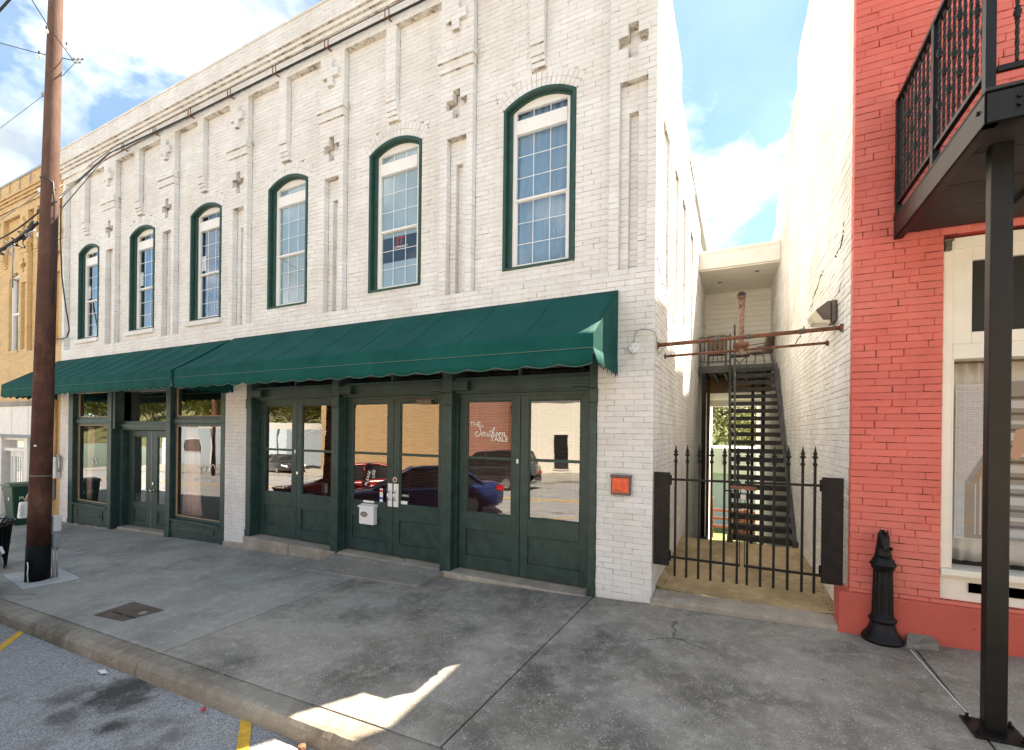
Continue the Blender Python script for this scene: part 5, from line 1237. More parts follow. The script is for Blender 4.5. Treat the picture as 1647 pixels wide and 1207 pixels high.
# overhead guy wires
def dirpt(px, py, d):
    r = d0+cr*(px-823.5)/F_PX+cu*(694.2-py)/F_PX; return CAM+r*d
cable('sky_wire', [dirpt(-20, 222, 8.0), dirpt(72, 152, 7.3), dirpt(122, 100, 6.9)], .0045, 'gray_plastic', 'thin wire from the left sky down behind the pole clamp', cat='wire')
cable('sky_wire', [dirpt(122, 100, 6.9), dirpt(262, -4, 11)], .0045, 'gray_plastic', 'thin wire rising right from the cluster beside the pole', cat='wire')
cable('string_light_wire', [dirpt(-10, 67, 7.4), dirpt(62, 86, 7.1), dirpt(116, 97, 6.9)], .006, 'black_cable', 'string light wire coming in from the left across the pole', cat='wire')
cable('string_light_wire', [dirpt(45, -10, 5.5), dirpt(76, 40, 6.2), dirpt(118, 98, 6.9)], .006, 'black_cable', 'string light wire dropping from the top left to the clamp', cat='wire')
cable('street_cable', [dirpt(-12, 30, 9), dirpt(26, -12, 9)], .022, 'black_cable', 'thick dark cable crossing the top left corner of the sky')
ck = thing('wire_clamp', 'gray clamp cluster where the sky wires meet right of the pole', 'wire clamp', dirpt(122, 100, 6.9))
for i in range(5):
    a = dirpt(116+i*3.4, 97+(i % 2)*4, 6.9); MB().cyl(a, a+Vector((.05, .02, .03-.03*(i % 2))), .014, n=6).build('clamp', 'galv', ck)
ck2 = thing('wire_clamp', 'small gray clamp on the sky wire left of the pole', 'wire clamp', dirpt(72, 152, 7.3))
for i in range(4):
    a = dirpt(68+i*2.8, 153-i*1.2, 7.3); MB().cyl(a+Vector((0, 0, -.03)), a+Vector((0, 0, .03)), .015, n=6).build('clamp', 'galv', ck2)
for (px, py, d, lb) in ((63, 92, 7.1, 'string light bulb hanging from the wire left of the pole'), (75, 52, 6.35, 'string light bulb hanging high at the left edge of the pole'), (107, 78, 6.8, 'string light socket on the wire just above the clamp')):
    c = dirpt(px, py-6, d); bl = thing('bulb', lb, 'light bulb', c)
    MB().cyl(c+Vector((0, 0, .03)), c+Vector((0, 0, -.02)), .012, n=8).build('socket', 'black_cable', bl); MB().lathe([(.0, -.075), (.014, -.065), (.02, -.045), (.014, -.02), (.01, -.015)], c, 10).build('globe', 'glass_lamp', bl, smooth=True)
dc = thing('drop_cable', 'black cable hanging down the left corner of the white building beside the pole', 'cable', (-15.2, -.05, 5))
MB().tube([(-15.35, -.06, 8.2), (-15.36, -.06, 7.0), (-15.25, -.06, 6.0), (-15.05, -.06, 5.3), (-14.85, -.06, 4.75), (-14.80, -.06, 4.55), (-14.95, -.06, 4.38), (-15.2, -.06, 4.36), (-15.9, -.1, 4.42)], .016, 6).build('cable', 'black_cable', dc, smooth=True)
MB().tube([(-15.9, -.1, 4.30), (-15.3, -.07, 4.28), (-14.95, -.06, 4.38), (-14.9, -.06, 4.42)], .010, 6).build('loop', 'galv', dc, smooth=True)

# ------------------------------------------------------------------ the yellow neighbour
YB = thing('yellow_brick_building', 'yellow painted brick building with a white shopfront left of the wooden pole', 'building', (-20, 2, -.7))
YL = -24.5
YPIL = [-15.98, -18.15, -20.75, -23.2]; YST = [-17.2, -19.55, -22.0]; YWIN = [-16.9, -19.25, -21.75]
def yellow(v):
    if v < 2.75: return paint([(-16.05, XL-.01, 0.)], [])
    if v < 4.2: return [(YL, XL-.01, 0.)]
    if v > 8.30:
        w = 0. if v < 8.5 else .04 if v < 8.64 else .08 if v < 8.71 else .12 if v < 8.8 else .16
        return [(YL, XL-.01, w)]
    ov = []
    for x in YST:
        w = 0. if v > 7.1 else -.02 if v > 7.02 else -.04 if v > 6.94 else -.06 if v > 6.87 else None
        if w is not None: ov.append((x, x+.2, w))
    for x in YPIL:
        belt = .04 if 7.25 < v < 7.38 else .02 if 7.12 < v < 7.25 else 0.
        ov.append((x-belt*.5, x+.55+belt*.5, belt)); c = x+.275
        if 7.75 < v < 8.17: ov.append((c-.06, c+.06, .05))
        if 7.89 < v < 8.03: ov.append((c-.18, c+.18, .05))
        if 6.55 < v < 6.97: ov.append((c-.06, c+.06, -.09))
        if 6.69 < v < 6.83: ov.append((c-.18, c+.18, -.09))
        if 4.25 < v < 6.25: ov.append((x+.13, x+.43, -.075))
    for x in YWIN:
        hw = .5 if v < 6.45 else math.sqrt(max(0, .25-((v-6.45)*2.6)**2)) if v < 6.64 else 0
        if v > 4.28 and hw: ov.append((x+.5-hw, x+.5+hw, None))
    return paint([(YL, XL-.01, FIELD)], ov)
brickwall(YB, yellow, -.7724, 141, lambda u, v, w: (u, -w, v), 0, 'yellow_brick', 'yellow_joint', seed=31)
MB().box(YL, XL-.02, -.19, .3, 9.125, 9.18).build('coping', 'galv', YB)
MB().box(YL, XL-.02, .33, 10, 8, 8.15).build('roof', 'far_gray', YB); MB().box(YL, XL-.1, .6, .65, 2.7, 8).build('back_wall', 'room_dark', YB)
cab = MB()
for i in range(6): cab.cyl((-16.2-.7*i, -.17, 9.18), (-16.2-.7*i, -.19, 8.8), .012, n=6)
cab.build('coping_strap', 'galv', YB)
for x in YWIN:
    w_ = subempty('window', YB); m_ = MB(); frame_box(m_, x+.02, x+.98, 4.28, 6.62, .06, .17, .25); m_.box(x+.08, x+.92, .17, .25, 5.42, 5.48)
    m_.box(x+.49, x+.51, .2, .21, 5.48, 6.56); m_.build('sash_frame', 'vinyl', w_, bevel=.005)
    MB().box(x+.07, x+.93, .215, .22, 4.33, 6.57).build('pane', 'glass', w_); MB().box(x-.05, x+1.05, -.02, .17, 4.2, 4.275).build('sill', 'yellow_brick', w_, bevel=.006)
    wavy(x+.05, x+.95, 5.4, 6.6, .35, .02, 6, 'curtain_white', 'curtain', w_)
# white painted shopfront
MB().box(YL, -16.06, -.04, .2, 1.79, 2.62).build('fascia_panel', 'white_paint', YB)
for i in range(7): MB().box(-17.3-1.13*i, -17.29-1.13*i, -.043, -.04, 1.79, 2.62).build('panel_joint', 'p_gray', YB)
MB().box(YL, -16.06, -.09, .2, 2.62, 2.76).build('top_ledge', 'sill_stone', YB, bevel=.02); MB().box(YL, -16.06, -.06, .2, 1.70, 1.79).build('lower_ledge', 'p_bluegray', YB, bevel=.01)
m_ = MB()
for x in (-16.3, -17.65, -19.5, -21.4, -23.3): m_.box(x, x+.24, -.02, .3, -.85, 1.70)
m_.box(YL, -16.06, .05, .3, 1.28, 1.38); m_.box(YL, -16.06, .05, .3, 1.62, 1.70)
m_.build('shop_post', 'white_paint', YB, bevel=.008)
MB().box(YL, -16.06, .16, .165, 1.38, 1.62).build('transom_pane', 'shop_glass', YB); MB().box(-19.1, -18.3, .3, .31, 1.38, 1.62).build('orange_banner', 'red_plate', YB)
for x in (-18.95, -20.9):
    d = subempty('door', YB); m_ = MB(); z0_ = -.58
    for (a, b) in ((x, x+.22), (x+.26, x+.85), (x+.89, x+1.12)):
        m_.box(a, a+.06, .1, .15, z0_, 1.28); m_.box(b-.06, b, .1, .15, z0_, 1.28); m_.box(a+.06, b-.06, .1, .15, z0_, z0_+.35); m_.box(a+.06, b-.06, .1, .15, 1.12, 1.28)
        for k in (1, 2):
            if b-a > .3: m_.box(a+.06+(b-a-.12)*k/3-.01, a+.06+(b-a-.12)*k/3+.01, .11, .14, z0_+.35, 1.12)
        for k in (1, 2, 3): m_.box(a+.06, b-.06, .11, .14, z0_+.35+1.3*k/4, z0_+.37+1.3*k/4)
    m_.build('leaf', 'white_paint', d, bevel=.004); MB().box(x, x+1.12, .123, .127, z0_+.3, 1.15).build('pane', 'shop_glass', d)
    MB().lathe([(0, -.02), (.02, -.01), (.02, .01), (0, .02)], (x+.80, .07, .35), 8).build('knob', 'brass', d)
MB().box(YL, -16.06, .9, .95, -.9, 2.7).build('shop_back', 'room_dark', YB)
MB().box(YL, -19.6, .1, .3, -.95, -.2).box(-17.65, -16.06, .1, .3, -.85, 1.3).build('stall_riser', 'white_paint', YB)
dp = thing('downpipe', 'yellow painted downpipe in the corner between the yellow and white buildings', 'pipe', (-15.62, -.05, 1))
MB().cyl((-15.60, -.06, .95), (-15.60, -.06, 2.75), .05, n=10).build('pipe', 'yellow_brick', dp, smooth=True)
mt = thing('electric_meter', 'white electric meter box with a round glass dial on the yellow corner', 'electric meter', (-15.55, -.1, .9))
MB().box(-15.78, -15.34, -.12, -.0, .66, 1.22).build('box', 'light_gray', mt, bevel=.02); MB().cyl((-15.66, -.12, 1.02), (-15.66, -.22, 1.02), .09, n=18).build('dial', 'galv', mt, bevel=.01)
MB().tube([(-15.42, -.06, 1.22), (-15.38, -.06, 1.28), (-15.28, -.06, 1.2), (-15.26, -.06, .95), (-15.3, -.06, .85)], .025, 8).build('conduit', 'galv', mt, smooth=True)
MB().box(-15.9, -15.62, -.14, -.02, .1, .62).build('lower_box', 'gray_plastic', mt, bevel=.015)

# wheeled bin, litter bin, person
WBN = thing('wheeled_bin', 'dark green wheeled rubbish bin with white lettering left of the pole', 'wheeled bin', (-16.1, -.47, -.55))
zb = gz(-16.1, -.5); X0, X1, Y0, Y1 = -16.42, -15.76, -.80, -.14
mb = MB(); mb.add([(X0+.09, Y0+.07, zb+.02), (X1-.09, Y0+.07, zb+.02), (X1-.09, Y1-.05, zb+.02), (X0+.09, Y1-.05, zb+.02), (X0+.02, Y0, zb+1.02), (X1-.02, Y0, zb+1.02), (X1-.02, Y1, zb+1.02), (X0+.02, Y1, zb+1.02)], [(0, 3, 2, 1), (4, 5, 6, 7), (0, 1, 5, 4), (1, 2, 6, 5), (2, 3, 7, 6), (3, 0, 4, 7)])
mb.build('body', 'bin_green', WBN, bevel=.03, bseg=3)
mb = MB(); mb.prism([(X0-.03, zb+1.02), (X0-.02, zb+1.07), (X0+.25, zb+1.11), (X1-.1, zb+1.09), (X1+.03, zb+1.02)], 1, Y0-.03, Y1+.03); mb.build('lid', 'bin_green', WBN, bevel=.015)
MB().box(X0-.0, X0+.05, Y0+.0, Y1, zb+.9, zb+1.0).build('rim', 'bin_green', WBN, bevel=.01)
for y in (Y0+.08, Y1-.08): MB().cyl((X0+.12, y-.03, zb+.12), (X0+.12, y+.03, zb+.12), .12, n=16).build('wheel', 'rubber', WBN)
MB().cyl((X0+.02, Y0+.1, zb+.98), (X0+.02, Y1-.1, zb+.98), .018, n=8).build('handle', 'bin_green', WBN)
text('bin_lettering', 'PULASKI', .12, 'whitep', WBN, (X1-.036, Y0+.14, zb+.68), u=(0, 1, 0), v=(.045, 0, .999))
MB().box(X0+.36, X0+.42, Y0+.012, Y0+.03, zb+.66, zb+.74).build('sticker', 'whitep', WBN)
TC = thing('litter_bin', 'black slatted steel litter bin at the left edge in front of the pole', 'litter bin', (-10.4, -2.7, gz(-10.4, -2.7)))
c = (-10.40, -2.70, gz(-10.40, -2.70))
MB().lathe([(.20, .03), (.23, .05), (.29, .74), (.27, .74), (.2, .06)], c, 24).build('liner', 'blackp', TC)
for i in range(26):
    t = 2*math.pi*i/26; MB().tube([(c[0]+.25*math.cos(t), c[1]+.25*math.sin(t), c[2]+.04), (c[0]+.315*math.cos(t), c[1]+.315*math.sin(t), c[2]+.74), (c[0]+.36*math.cos(t), c[1]+.36*math.sin(t), c[2]+.80)], .016, 5).build('slat', 'black_iron', TC)
for z, r in ((.05, .26), (.42, .295), (.80, .365)): MB().tube([(c[0]+r*math.cos(2*math.pi*i/28), c[1]+r*math.sin(2*math.pi*i/28), c[2]+z) for i in range(29)], .013, 6).build('hoop', 'black_iron', TC, smooth=True)

def skin_fig(name, pts, edges, rad, mat, parent, sub=1):
    me = bpy.data.meshes.new(name); off = parent.location
    me.from_pydata([Vector(p)-off for p in pts], edges, []); me.materials.append(M[mat]); o = bpy.data.objects.new(name, me); COL.objects.link(o); o.parent = parent
    s_ = o.modifiers.new('skin', 'SKIN'); s_.use_smooth_shade = True
    for i, r in enumerate(rad): me.skin_vertices[0].data[i].radius = (r, r) if not isinstance(r, tuple) else r
    me.skin_vertices[0].data[0].use_root = True
    q = o.modifiers.new('sub', 'SUBSURF'); q.levels = q.render_levels = sub
    return o
px_, py_ = -13.2, -1.08; gzv = gz(px_, py_)
PE = thing('person', 'person in gray shorts carrying a white bag, walking mostly hidden behind the pole', 'person', (px_, py_, gzv))
f = lambda a, b, c_: (px_+b, py_-a, gzv+c_)
pts = [f(0, 0, .92), f(0, 0, 1.12), f(.01, 0, 1.36), f(.02, 0, 1.46), f(.03, 0, 1.58), f(.03, 0, 1.68),
       f(-.03, -.09, .86), f(-.08, -.12, .50), f(-.26, -.15, .09), f(-.16, -.15, .04), f(.05, .09, .86), f(.12, .10, .48), f(.08, .10, .09), f(.18, .10, .04),
       f(0, -.2, 1.38), f(.05, -.26, 1.12), f(.13, -.33, .88), f(.15, -.35, .80), f(0, .2, 1.38), f(.06, .26, 1.1), f(.14, .27, .9), f(.17, .27, .82)]
ed = [(0, 1), (1, 2), (2, 3), (3, 4), (4, 5), (0, 6), (6, 7), (7, 8), (8, 9), (0, 10), (10, 11), (11, 12), (12, 13), (2, 14), (14, 15), (15, 16), (16, 17), (2, 18), (18, 19), (19, 20), (20, 21)]
skin_fig('body', pts, ed, [.13, .12, .13, .05, .09, .075, .085, .055, .036, .035, .085, .055, .036, .035, .05, .042, .03, .03, .05, .042, .03, .03], 'skin', PE)
skin_fig('shirt', [f(0, 0, .95), f(0, 0, 1.15), f(.01, 0, 1.38), f(0, -.2, 1.38), f(.03, -.24, 1.2), f(0, .2, 1.38), f(.04, .24, 1.2)], [(0, 1), (1, 2), (2, 3), (3, 4), (2, 5), (5, 6)], [.16, .145, .15, .07, .062, .07, .062], 'gray_cloth', PE)
skin_fig('shorts', [f(0, 0, .93), f(-.03, -.09, .84), f(-.07, -.1, .52), f(.05, .09, .84), f(.1, .1, .5)], [(0, 1), (1, 2), (0, 3), (3, 4)], [.155, .115, .105, .115, .105], 'p_lgray', PE)
MB().lathe([(0, .0), (.085, .02), (.095, .08), (.08, .13), (0, .16)], f(.02, 0, 1.60), 14).build('hair', 'hair', PE, smooth=True)
MB().tube([f(.11, 0, 1.62), f(.135, 0, 1.60), f(.11, 0, 1.58)], .012, 6).build('nose', 'skin', PE, smooth=True)
BG = thing('carrier_bag', 'white carrier bag held at the left of the wooden pole', 'bag', f(.28, -.38, .4))
mb = MB(); mb.add([f(.05, -.43, .42), f(.27, -.43, .42), f(.27, -.29, .42), f(.05, -.29, .42), f(.06, -.40, .79), f(.25, -.40, .79), f(.25, -.32, .79), f(.06, -.32, .79)], [(0, 3, 2, 1), (4, 5, 6, 7), (0, 1, 5, 4), (1, 2, 6, 5), (2, 3, 7, 6), (3, 0, 4, 7)]); mb.build('bag', 'whitep', BG, bevel=.03, bseg=3)
text('bag_lettering', 'NON', .10, 'p_lgray', BG, f(.20, -.28, .48), u=(0, 0, 1), v=(0, -1, 0))

# ------------------------------------------------------------------ vehicles
def car(loc, ang, paintm, label, kind='sedan', group='parked cars'):
    c = thing('parked_car', label, 'car', loc, group); o = Vector(loc); ca, sa = math.cos(ang), math.sin(ang)
    T = lambda x, y, z: (o.x+x*ca-y*sa, o.y+x*sa+y*ca, o.z+z+(gz(x*ca-y*sa, x*sa+y*ca)))
    suv = kind == 'suv'; H = 1.72 if suv else 1.44; belt = 1.08 if suv else .92
    # body stations: x, halfwidth, bottom, top
    st = [(-2.38, .62, .42, .72), (-2.33, .78, .33, .90 if not suv else 1.02), (-2.1, .88, .26, belt+.03), (-1.3, .915, .22, belt+.01), (0, .92, .22, belt-.02), (.9, .915, .22, belt-.03), (1.35, .91, .22, belt-.06), (1.9, .88, .25, belt-.15), (2.2, .80, .30, belt-.24), (2.36, .66, .36, .58), (2.42, .50, .42, .54)]
    def sect(s_):
        x, w, b, t = s_; m_ = b+(t-b)*.55
        hs = [(0, b), (w*.86, b), (w*.98, b+.08), (w, m_), (w*.985, t-.10), (w*.93, t-.015), (w*.6, t+.012), (0, t+.02)]
        return [T(x, y, z) for y, z in hs]+[T(x, -y, z) for y, z in hs[-2:0:-1]]
    mb = MB(); vs = []; n = 14
    for s_ in st: vs += sect(s_)
    mb.add(vs, [(i*n+k, i*n+(k+1) % n, (i+1)*n+(k+1) % n, (i+1)*n+k) for i in range(len(st)-1) for k in range(n)]+[tuple(range(n)), tuple(range((len(st)-1)*n, len(st)*n))])
    mb.build('body', paintm, c, smooth=True)
    gh = [(-2.15 if suv else -1.75, .70, belt-.02, belt+.02), (-1.95 if suv else -1.25, .66, belt-.02, H-.10 if suv else H-.18), (-1.2 if suv else -.75, .63, belt-.02, H-.015), (-.2, .62, belt-.02, H), (.25, .61, belt-.02, H-.04), (.95, .66, belt-.06, belt+.10), (1.3, .68, belt-.08, belt-.02)]
    mb = MB(); vs = []
    for x, w, b, t in gh: vs += [T(x, w+.17, b), T(x, w+.1*(H-t), t-.04), T(x, w*.9, t), T(x, -w*.9, t), T(x, -w-.1*(H-t), t-.04), T(x, -w-.17, b)]
    mb.add(vs, [(i*6+k, i*6+k+1, (i+1)*6+k+1, (i+1)*6+k) for i in range(len(gh)-1) for k in range(5)]); mb.build('cabin_glass', 'carglass', c, smooth=False)
    mb = MB(); rf_ = [g_ for g_ in gh if g_[3] > H-.2]
    mb.sheet([[T(x, w*.93, t+.008), T(x, w*.5, t+.022), T(x, -w*.5, t+.022), T(x, -w*.93, t+.008)] for x, w, b, t in rf_]); mb.build('roof', paintm, c, smooth=True, solid=.02)
    for sg in (-1, 1):
        mb = MB(); mb.tube([T(gh[0][0], sg*(gh[0][1]+.15), belt), T(gh[1][0], sg*(gh[1][1]+.03), gh[1][3]), T(gh[2][0], sg*(gh[2][1]+.0), gh[2][3]), T(gh[4][0], sg*gh[4][1], gh[4][3]), T(gh[5][0], sg*(gh[5][1]+.10), belt+.08), T(gh[6][0], sg*(gh[6][1]+.14), belt-.05)], .035, 6)
        mb.tube([T(-.25, sg*.64, H-.02), T(-.3, sg*.80, belt)], .03, 6); mb.build('pillar', paintm, c, smooth=True)
        for wx in (-1.38, 1.42):
            w_ = MB().cyl(T(wx, sg*.72, .33), T(wx, sg*.925, .33), .335, n=24).build('wheel', 'rubber', c, bevel=.03)
            MB().cyl(T(wx, sg*.90, .33), T(wx, sg*.935, .33), .22, n=20).build('rim', 'alloy', w_)
        MB().add([T(-2.36, sg*.60, .70), T(-2.36, sg*.76, .70), T(-2.1, sg*.89, .74), T(-2.1, sg*.895, .90), T(-2.33, sg*.78, .88), T(-2.37, sg*.60, .86)], [(0, 1, 4, 5), (1, 2, 3, 4)]).build('taillight', 'taillight', c, solid=.03)
        MB().add([T(2.36, sg*.55, .60), T(2.28, sg*.76, .62), T(2.0, sg*.885, .68), T(1.98, sg*.86, .78), T(2.22, sg*.74, .74), T(2.30, sg*.55, .68)], [(0, 1, 4, 5), (1, 2, 3, 4)]).build('headlight', 'headlight', c, solid=.03)
        MB().add([T(.75, sg*.93, belt), T(.95, sg*.93, belt), T(.95, sg*1.08, belt+.02), T(.75, sg*1.08, belt+.02), T(.78, sg*.95, belt+.14), T(.92, sg*.95, belt+.14), T(.92, sg*1.07, belt+.14), T(.78, sg*1.07, belt+.14)], [(0, 3, 2, 1), (4, 5, 6, 7), (0, 1, 5, 4), (1, 2, 6, 5), (2, 3, 7, 6), (3, 0, 4, 7)]).build('mirror', paintm, c, bevel=.02)
    MB().add([T(2.43, -.42, .42), T(2.43, .42, .42), T(2.40, .45, .52), T(2.40, -.45, .52)], [(0, 1, 2, 3)]).build('grille', 'blackp', c, solid=.03)
    return c
zr = lambda x, y: (x, y, gz(x, y)-.14)
car(zr(-7.52, -4.97), math.atan2(.64, -.77), 'carblue', 'dark blue sedan parked at an angle with its nose beside the litter bin')
car(zr(-11.2, -6.2), math.atan2(.64, -.77), 'carred', 'red sedan parked at an angle, reflected in the leftmost double door', group='parked cars')
car(zr(-9.5, -12.6), math.pi, 'carblack', 'tall black car seen reflected in the middle double door', 'suv')
car(zr(-30, -17.5), .3, 'carblack', 'black car under the white canopy across the street', 'sedan')

# ------------------------------------------------------------------ across the street, met in the glass
def block(name, label, cat, x0, x1, y0, y1, h, mat, wins, roof='far_gray'):
    b = thing(name, label, cat, ((x0+x1)/2, y1, gz(x0, y1)-.5)); z0 = gz((x0+x1)/2, y1)-.6
    MB().box(x0, x1, y0, y1, z0, h).build('wall', mat, b); MB().box(x0-.15, x1+.15, y0-.1, y1+.15, h, h+.25).build('roof_edge', roof, b)
    for (a, c_, e, d) in wins:
        MB().box(a-.08, c_+.08, y1, y1+.05, e-.08, d+.08).build('window_frame', 'white_paint', b); MB().box(a, c_, y1+.04, y1+.06, e, d).build('window', 'carglass', b)
    return b
block('tan_brick_building', 'tan brick building across the street, reflected in the middle double door', 'building', -30, -17.2, -32, -21, 6.2, 'far_tan', [])
block('red_brick_building', 'red brick building with upper windows across the street, reflected in the right double door', 'building', -16.9, -13.2, -32, -20.6, 7.5, 'far_red', [(-16.2, -15.2, 4.4, 6.2), (-14.8, -13.8, 4.4, 6.2)])
block('cream_building', 'low cream building across the street, reflected at the right of the doors', 'building', -12.8, -3, -33, -22, 4.2, 'cream', [(-9.9, -8.9, -.3, 1.9), (-6.5, -5, .3, 2.0)])
block('orange_brick_building', 'orange brick building across the street behind the photographer', 'building', -2.6, 14, -32, -21, 7, 'far_tan', [(-1, 2, .4, 2.8), (4, 7, .4, 2.8), (-1, .2, 4.2, 6), (3, 4.2, 4.2, 6)])
block('white_blue_building', 'long low white and blue building far across the street, reflected in the boutique windows', 'building', -66, -42, -38, -27, 2.4, 'far_bluegray', [(-60, -57, -.8, .6), (-52, -49, -.8, .6)], 'far_white')
CN = thing('canopy', 'white flat canopy on posts across the street, reflected in the leftmost door', 'canopy', (-34, -21, -1.2))
MB().box(-39, -30.8, -24, -16.5, 2.0, 2.5).build('roof', 'far_white', CN)
for x in (-38, -31.5):
    for y in (-23, -17): MB().cyl((x, y, -1.6), (x, y, 2.0), .08, n=10).build('leg', 'far_white', CN)
tp_ = thing('street_pole', 'brown pole across the street, reflected in the boutique window', 'utility pole', (-32, -15, -1.3)); MB().cyl((-33.5, -14.5, -1.6), (-33.3, -14.5, 9), .15, .11, n=12).build('shaft', 'pole', tp_, smooth=True)
mb = MB(); rnd = random.Random(77)
mb.sheet([[(-170+9*i, -42-6*j, -2.2+min(1, j/9)**1.2*26*(.7+.3*math.sin(i*.7))+rnd.uniform(0, 1.4)) for i in range(34)] for j in range(14)]); struct(mb.build('hillside', 'hill', smooth=True))

# ------------------------------------------------------------------ trees
def tree(name, label, loc, h, crown, leafm, nleaf, seed, group, sparse=1.0, size=.16):
    t = thing(name, label, 'tree', loc, group); rnd = random.Random(seed); mb = MB(); tips = []; o = Vector(loc)
    def limb(p, d, l, r, lev):
        q = p+d*l; m_ = p+d*l*.5+Vector((rnd.uniform(-.05, .05), rnd.uniform(-.05, .05), 0))*l; mb.tube([p, m_, q], [r, r*.8, r*.6], 6 if lev < 2 else 4)
        if lev >= 3 or l < .4: tips.append(q); return
        for k in range(rnd.choice((2, 3, 3))):
            a = rnd.uniform(0, 6.283); s_ = rnd.uniform(.35, .85); nd = (d+Vector((math.cos(a)*s_, math.sin(a)*s_, rnd.uniform(-.1, .35)))).normalized(); limb(q, nd, l*rnd.uniform(.6, .8), r*.58, lev+1)
        if lev: tips.append(q)
    limb(o, Vector((rnd.uniform(-.06, .06), rnd.uniform(-.06, .06), 1)).normalized(), h*.34, h*.022, 0)
    mb.build('trunk', 'bark', t, smooth=True)
    lv = MB()
    for i in range(nleaf):
        c = rnd.choice(tips)+Vector((rnd.gauss(0, 1), rnd.gauss(0, 1), rnd.gauss(0, .8)))*crown*.18
        a = Vector((rnd.gauss(0, 1), rnd.gauss(0, 1), rnd.gauss(0, 1))).normalized(); b = a.orthogonal().normalized(); s_ = size*rnd.uniform(.5, 1.2)
        lv.add([c-a*s_, c+b*s_*.5, c+a*s_, c-b*s_*.5], [(0, 1, 2, 3)])
    lv.build('crown', leafm, t)
    return t
bz = lambda y: -.42-.17*max(0, y-4.8)+(.0 if y < 16.5 else (y-16.5)/2.2*.25)+max(0, (y-29.7)/2.2)**1.5*.42
for i, (x, y, h, lf, n_, lb) in enumerate(((-.9, 27, 8.5, 'leaf_spring', 500, 'bare gray tree with few leaves seen through the alley'), (-2.4, 33, 9, 'leaf_spring', 2600, 'yellow green tree filling the left of the alley view'), (.9, 34, 9.5, 'leaf_olive', 2200, 'olive tree behind the alley stair treads'), (1.9, 30, 7.5, 'leaf_spring', 2000, 'yellow green tree at the right behind the stair'), (-.6, 42, 10, 'leaf_olive', 2500, 'dark olive tree on the slope far behind the alley'), (-1.6, 24, 3.0, 'leaf_olive', 900, 'low dark green bush behind the white wall at the back of the alley'))):
    tree('tree', lb, (x, y, bz(y)-.1), h, h*.5, M[lf], n_, 40+i, 'trees behind the alley', size=.17)
ta = tree('hill_tree', 'yellow green trees on the hillside across the street', (-60, -44, -1.5), 9, 5.5, M['leaf_spring'], 1500, 91, 'hillside trees across the street', size=.42)
tb = tree('hill_tree', 'olive leafed trees on the hillside across the street', (-75, -47, -1), 10, 6, M['leaf_olive'], 1500, 92, 'hillside trees across the street', size=.42)
rnd = random.Random(5)
for i in range(44):
    x = rnd.uniform(-150, 20); y = rnd.uniform(-45, -62)
    copy_tree(ta if i % 2 else tb, (x, y, -2+min(1, (-42-y)/54)*14))
# low white building, wall and red fence beyond the yard
block_ = thing('white_shed', 'low white building glimpsed through the alley beyond the yard', 'building', (0, 20, -2))
MB().box(-7, 6, 19.5, 24, -3, .10).build('lower_wall', 'far_bluegray', block_); MB().box(-7, 6, 19.3, 24.2, .10, 1.35).build('roof_band', 'far_white', block_)
MB().box(.18, .30, 19.2, 19.3, .5, 1.0).build('meter_box', 'gray_plastic', block_)
FN = thing('yard_fence', 'red stained timber rail fence at the back of the alley yard', 'fence', (.5, 13, -1.8))
yF = 13.2; zf = -.42-.17*(yF-4.8)
for x in (-1.6, .0, 1.1, 2.2): MB().box(x-.06, x+.06, yF-.06, yF+.06, zf-.1, zf+1.15 if x else zf+1.5).build('post', 'redwood', FN)
for z in (.45, .75, 1.05): MB().box(-1.6, 2.6, yF-.09, yF-.06, zf+z-.05, zf+z+.05).build('rail', 'redwood', FN)
for i in range(14): MB().box(.72+i*.12, .80+i*.12, yF-.12, yF-.09, zf+.05, zf+1.05).build('picket', 'redwood', FN)

# ------------------------------------------------------------------ boutique interior glimpsed through the glass
ac = thing('armchair', 'black leather armchair behind the boutique window by the white pier', 'armchair', (-9.3, 1.4, -.38))
z = -.38
MB().box(-9.62, -8.98, 1.1, 1.75, z+.28, z+.46).build('seat', 'leather', ac, bevel=.05, bseg=3); MB().box(-9.62, -8.98, 1.65, 1.85, z+.4, z+1.15).build('backrest', 'leather', ac, bevel=.06, bseg=3)
for x in (-9.72, -9.0): MB().box(x, x+.12, 1.1, 1.8, z+.2, z+.66).build('armrest', 'leather', ac, bevel=.03)
MB().cyl((-9.3, 1.45, z), (-9.3, 1.45, z+.3), .05).cyl((-9.3, 1.45, z), (-9.3, 1.45, z+.03), .26, n=20).build('base', 'chrome', ac)
dk = thing('desk', 'gray reception desk behind the boutique window', 'desk', (-8.85, 2.4, -.38)); MB().box(-9.5, -8.4, 2.3, 2.36, z, z+1.1).box(-9.5, -8.4, 2.3, 2.8, z+1.1, z+1.14).build('counter', 'desk', dk, bevel=.01)
so_ = thing('cushioned_bench', 'gray cushioned bench behind the boutique window nearer the pole', 'bench', (-13.5, 1.1, -.38)); MB().box(-14.0, -12.9, .8, 1.3, z+.15, z+.62).build('seat', 'gray_cloth', so_, bevel=.08, bseg=3); MB().box(-14., -12.9, 1.25, 1.45, z+.5, z+1.0).build('backrest', 'gray_cloth', so_, bevel=.08, bseg=3)
pl_ = thing('potted_tree', 'slim dark potted tree behind the boutique window nearer the pole', 'plant', (-13.6, 1.9, -.38)); MB().lathe([(.14, 0), (.18, .35), (.16, .36)], (-13.55, 1.8, z), 16).build('pot', 'desk', pl_)
mb = MB(); rnd = random.Random(2)
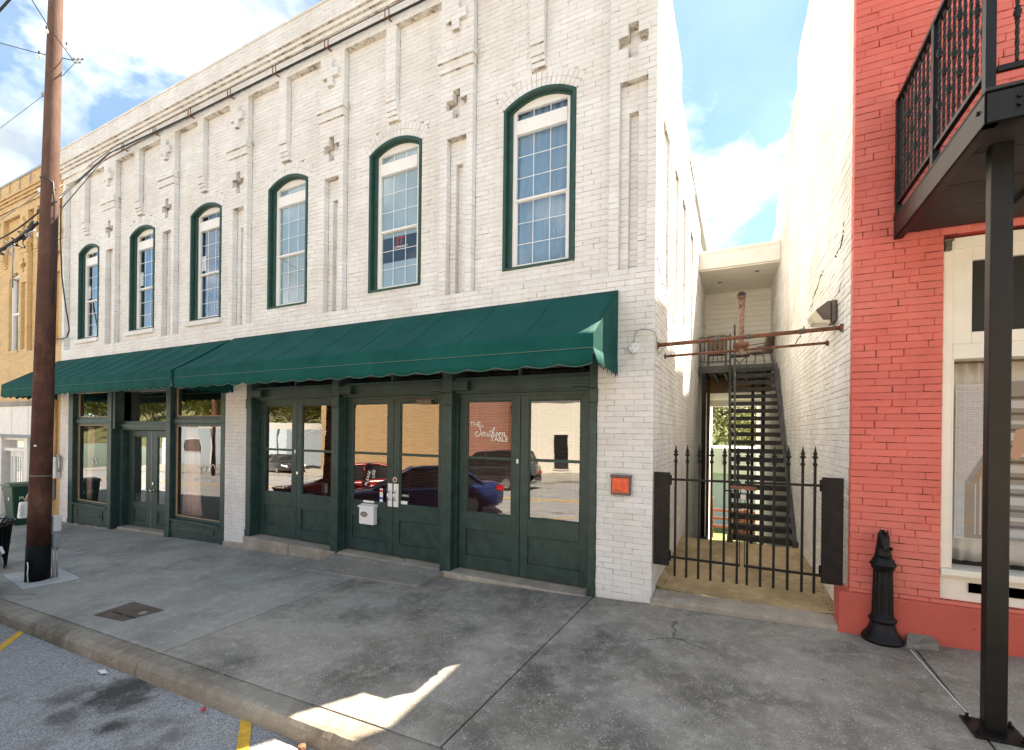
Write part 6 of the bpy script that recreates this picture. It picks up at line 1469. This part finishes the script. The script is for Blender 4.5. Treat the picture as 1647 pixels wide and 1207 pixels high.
for i in range(900):
    t = rnd.random(); r = .36*(1-t)**.6*rnd.random()**.5; a = rnd.uniform(0, 6.28); c = Vector((-13.55+r*math.cos(a), 1.8+r*math.sin(a), z+.4+t*1.7)); q = Vector((rnd.gauss(0, 1), rnd.gauss(0, 1), rnd.gauss(0, 1))).normalized(); p = q.orthogonal().normalized()
    mb.add([c-q*.05, c+p*.02, c+q*.05, c-p*.02], [(0, 1, 2, 3)])
mb.build('foliage', 'leaf_dark', pl_)
# a little litter by the kerb
mb = MB(); rnd = random.Random(15)
for i in range(420):
    if i < 200: x = rnd.uniform(-9, 3.5); y = KY-.02-abs(rnd.gauss(0, .10)); z = gz(x, y)-.137
    elif i < 300: x = rnd.uniform(-.8, 2.4); y = -.03-abs(rnd.gauss(0, .12)); z = gz(x, y)+.002
    else: x = rnd.uniform(-9, 2.3); y = rnd.uniform(-3.1, -.1); z = gz(x, y)+.002
    a = rnd.uniform(0, 6.28); l = rnd.uniform(.004, .014); w_ = l*rnd.uniform(.3, .7)
    mb.add([(x-l*math.cos(a), y-l*math.sin(a), z), (x+w_*math.sin(a), y-w_*math.cos(a), z+rnd.uniform(.001, .006)), (x+l*math.cos(a), y+l*math.sin(a), z), (x-w_*math.sin(a), y+w_*math.cos(a), z+rnd.uniform(.001, .006))], [(0, 1, 2, 3)])
mb.build('ground_litter', 'bark', None, kind='stuff')
tag(MB().slab([(-4.62, -3.47, gz(-4.6, -3.47)-.12), (-4.5, -3.49, gz(-4.5, -3.49)-.115), (-4.49, -3.44, gz(-4.5, -3.44)-.128), (-4.6, -3.42, gz(-4.6, -3.42)-.13)], .004).build('litter', 'whitep', None), 'scrap of white paper in the gutter under the kerb', 'litter')
mb = MB().lathe([(0, -.015), (.018, -.008), (.02, .006), (0, .014)], (-2.98, -3.43, gz(-2.98, -3.43)-.115), 8); tag(mb.build('litter', 'redp', None), 'small red wrapper in the gutter under the kerb', 'litter')
mb = MB().lathe([(0, -.02), (.03, -.01), (.026, .012), (0, .02)], (-1.83, -3.42, gz(-1.83, -3.42)-.11), 7); tag(mb.build('dry_leaf', 'rust', None), 'dry brown leaf against the kerb face', 'leaf')
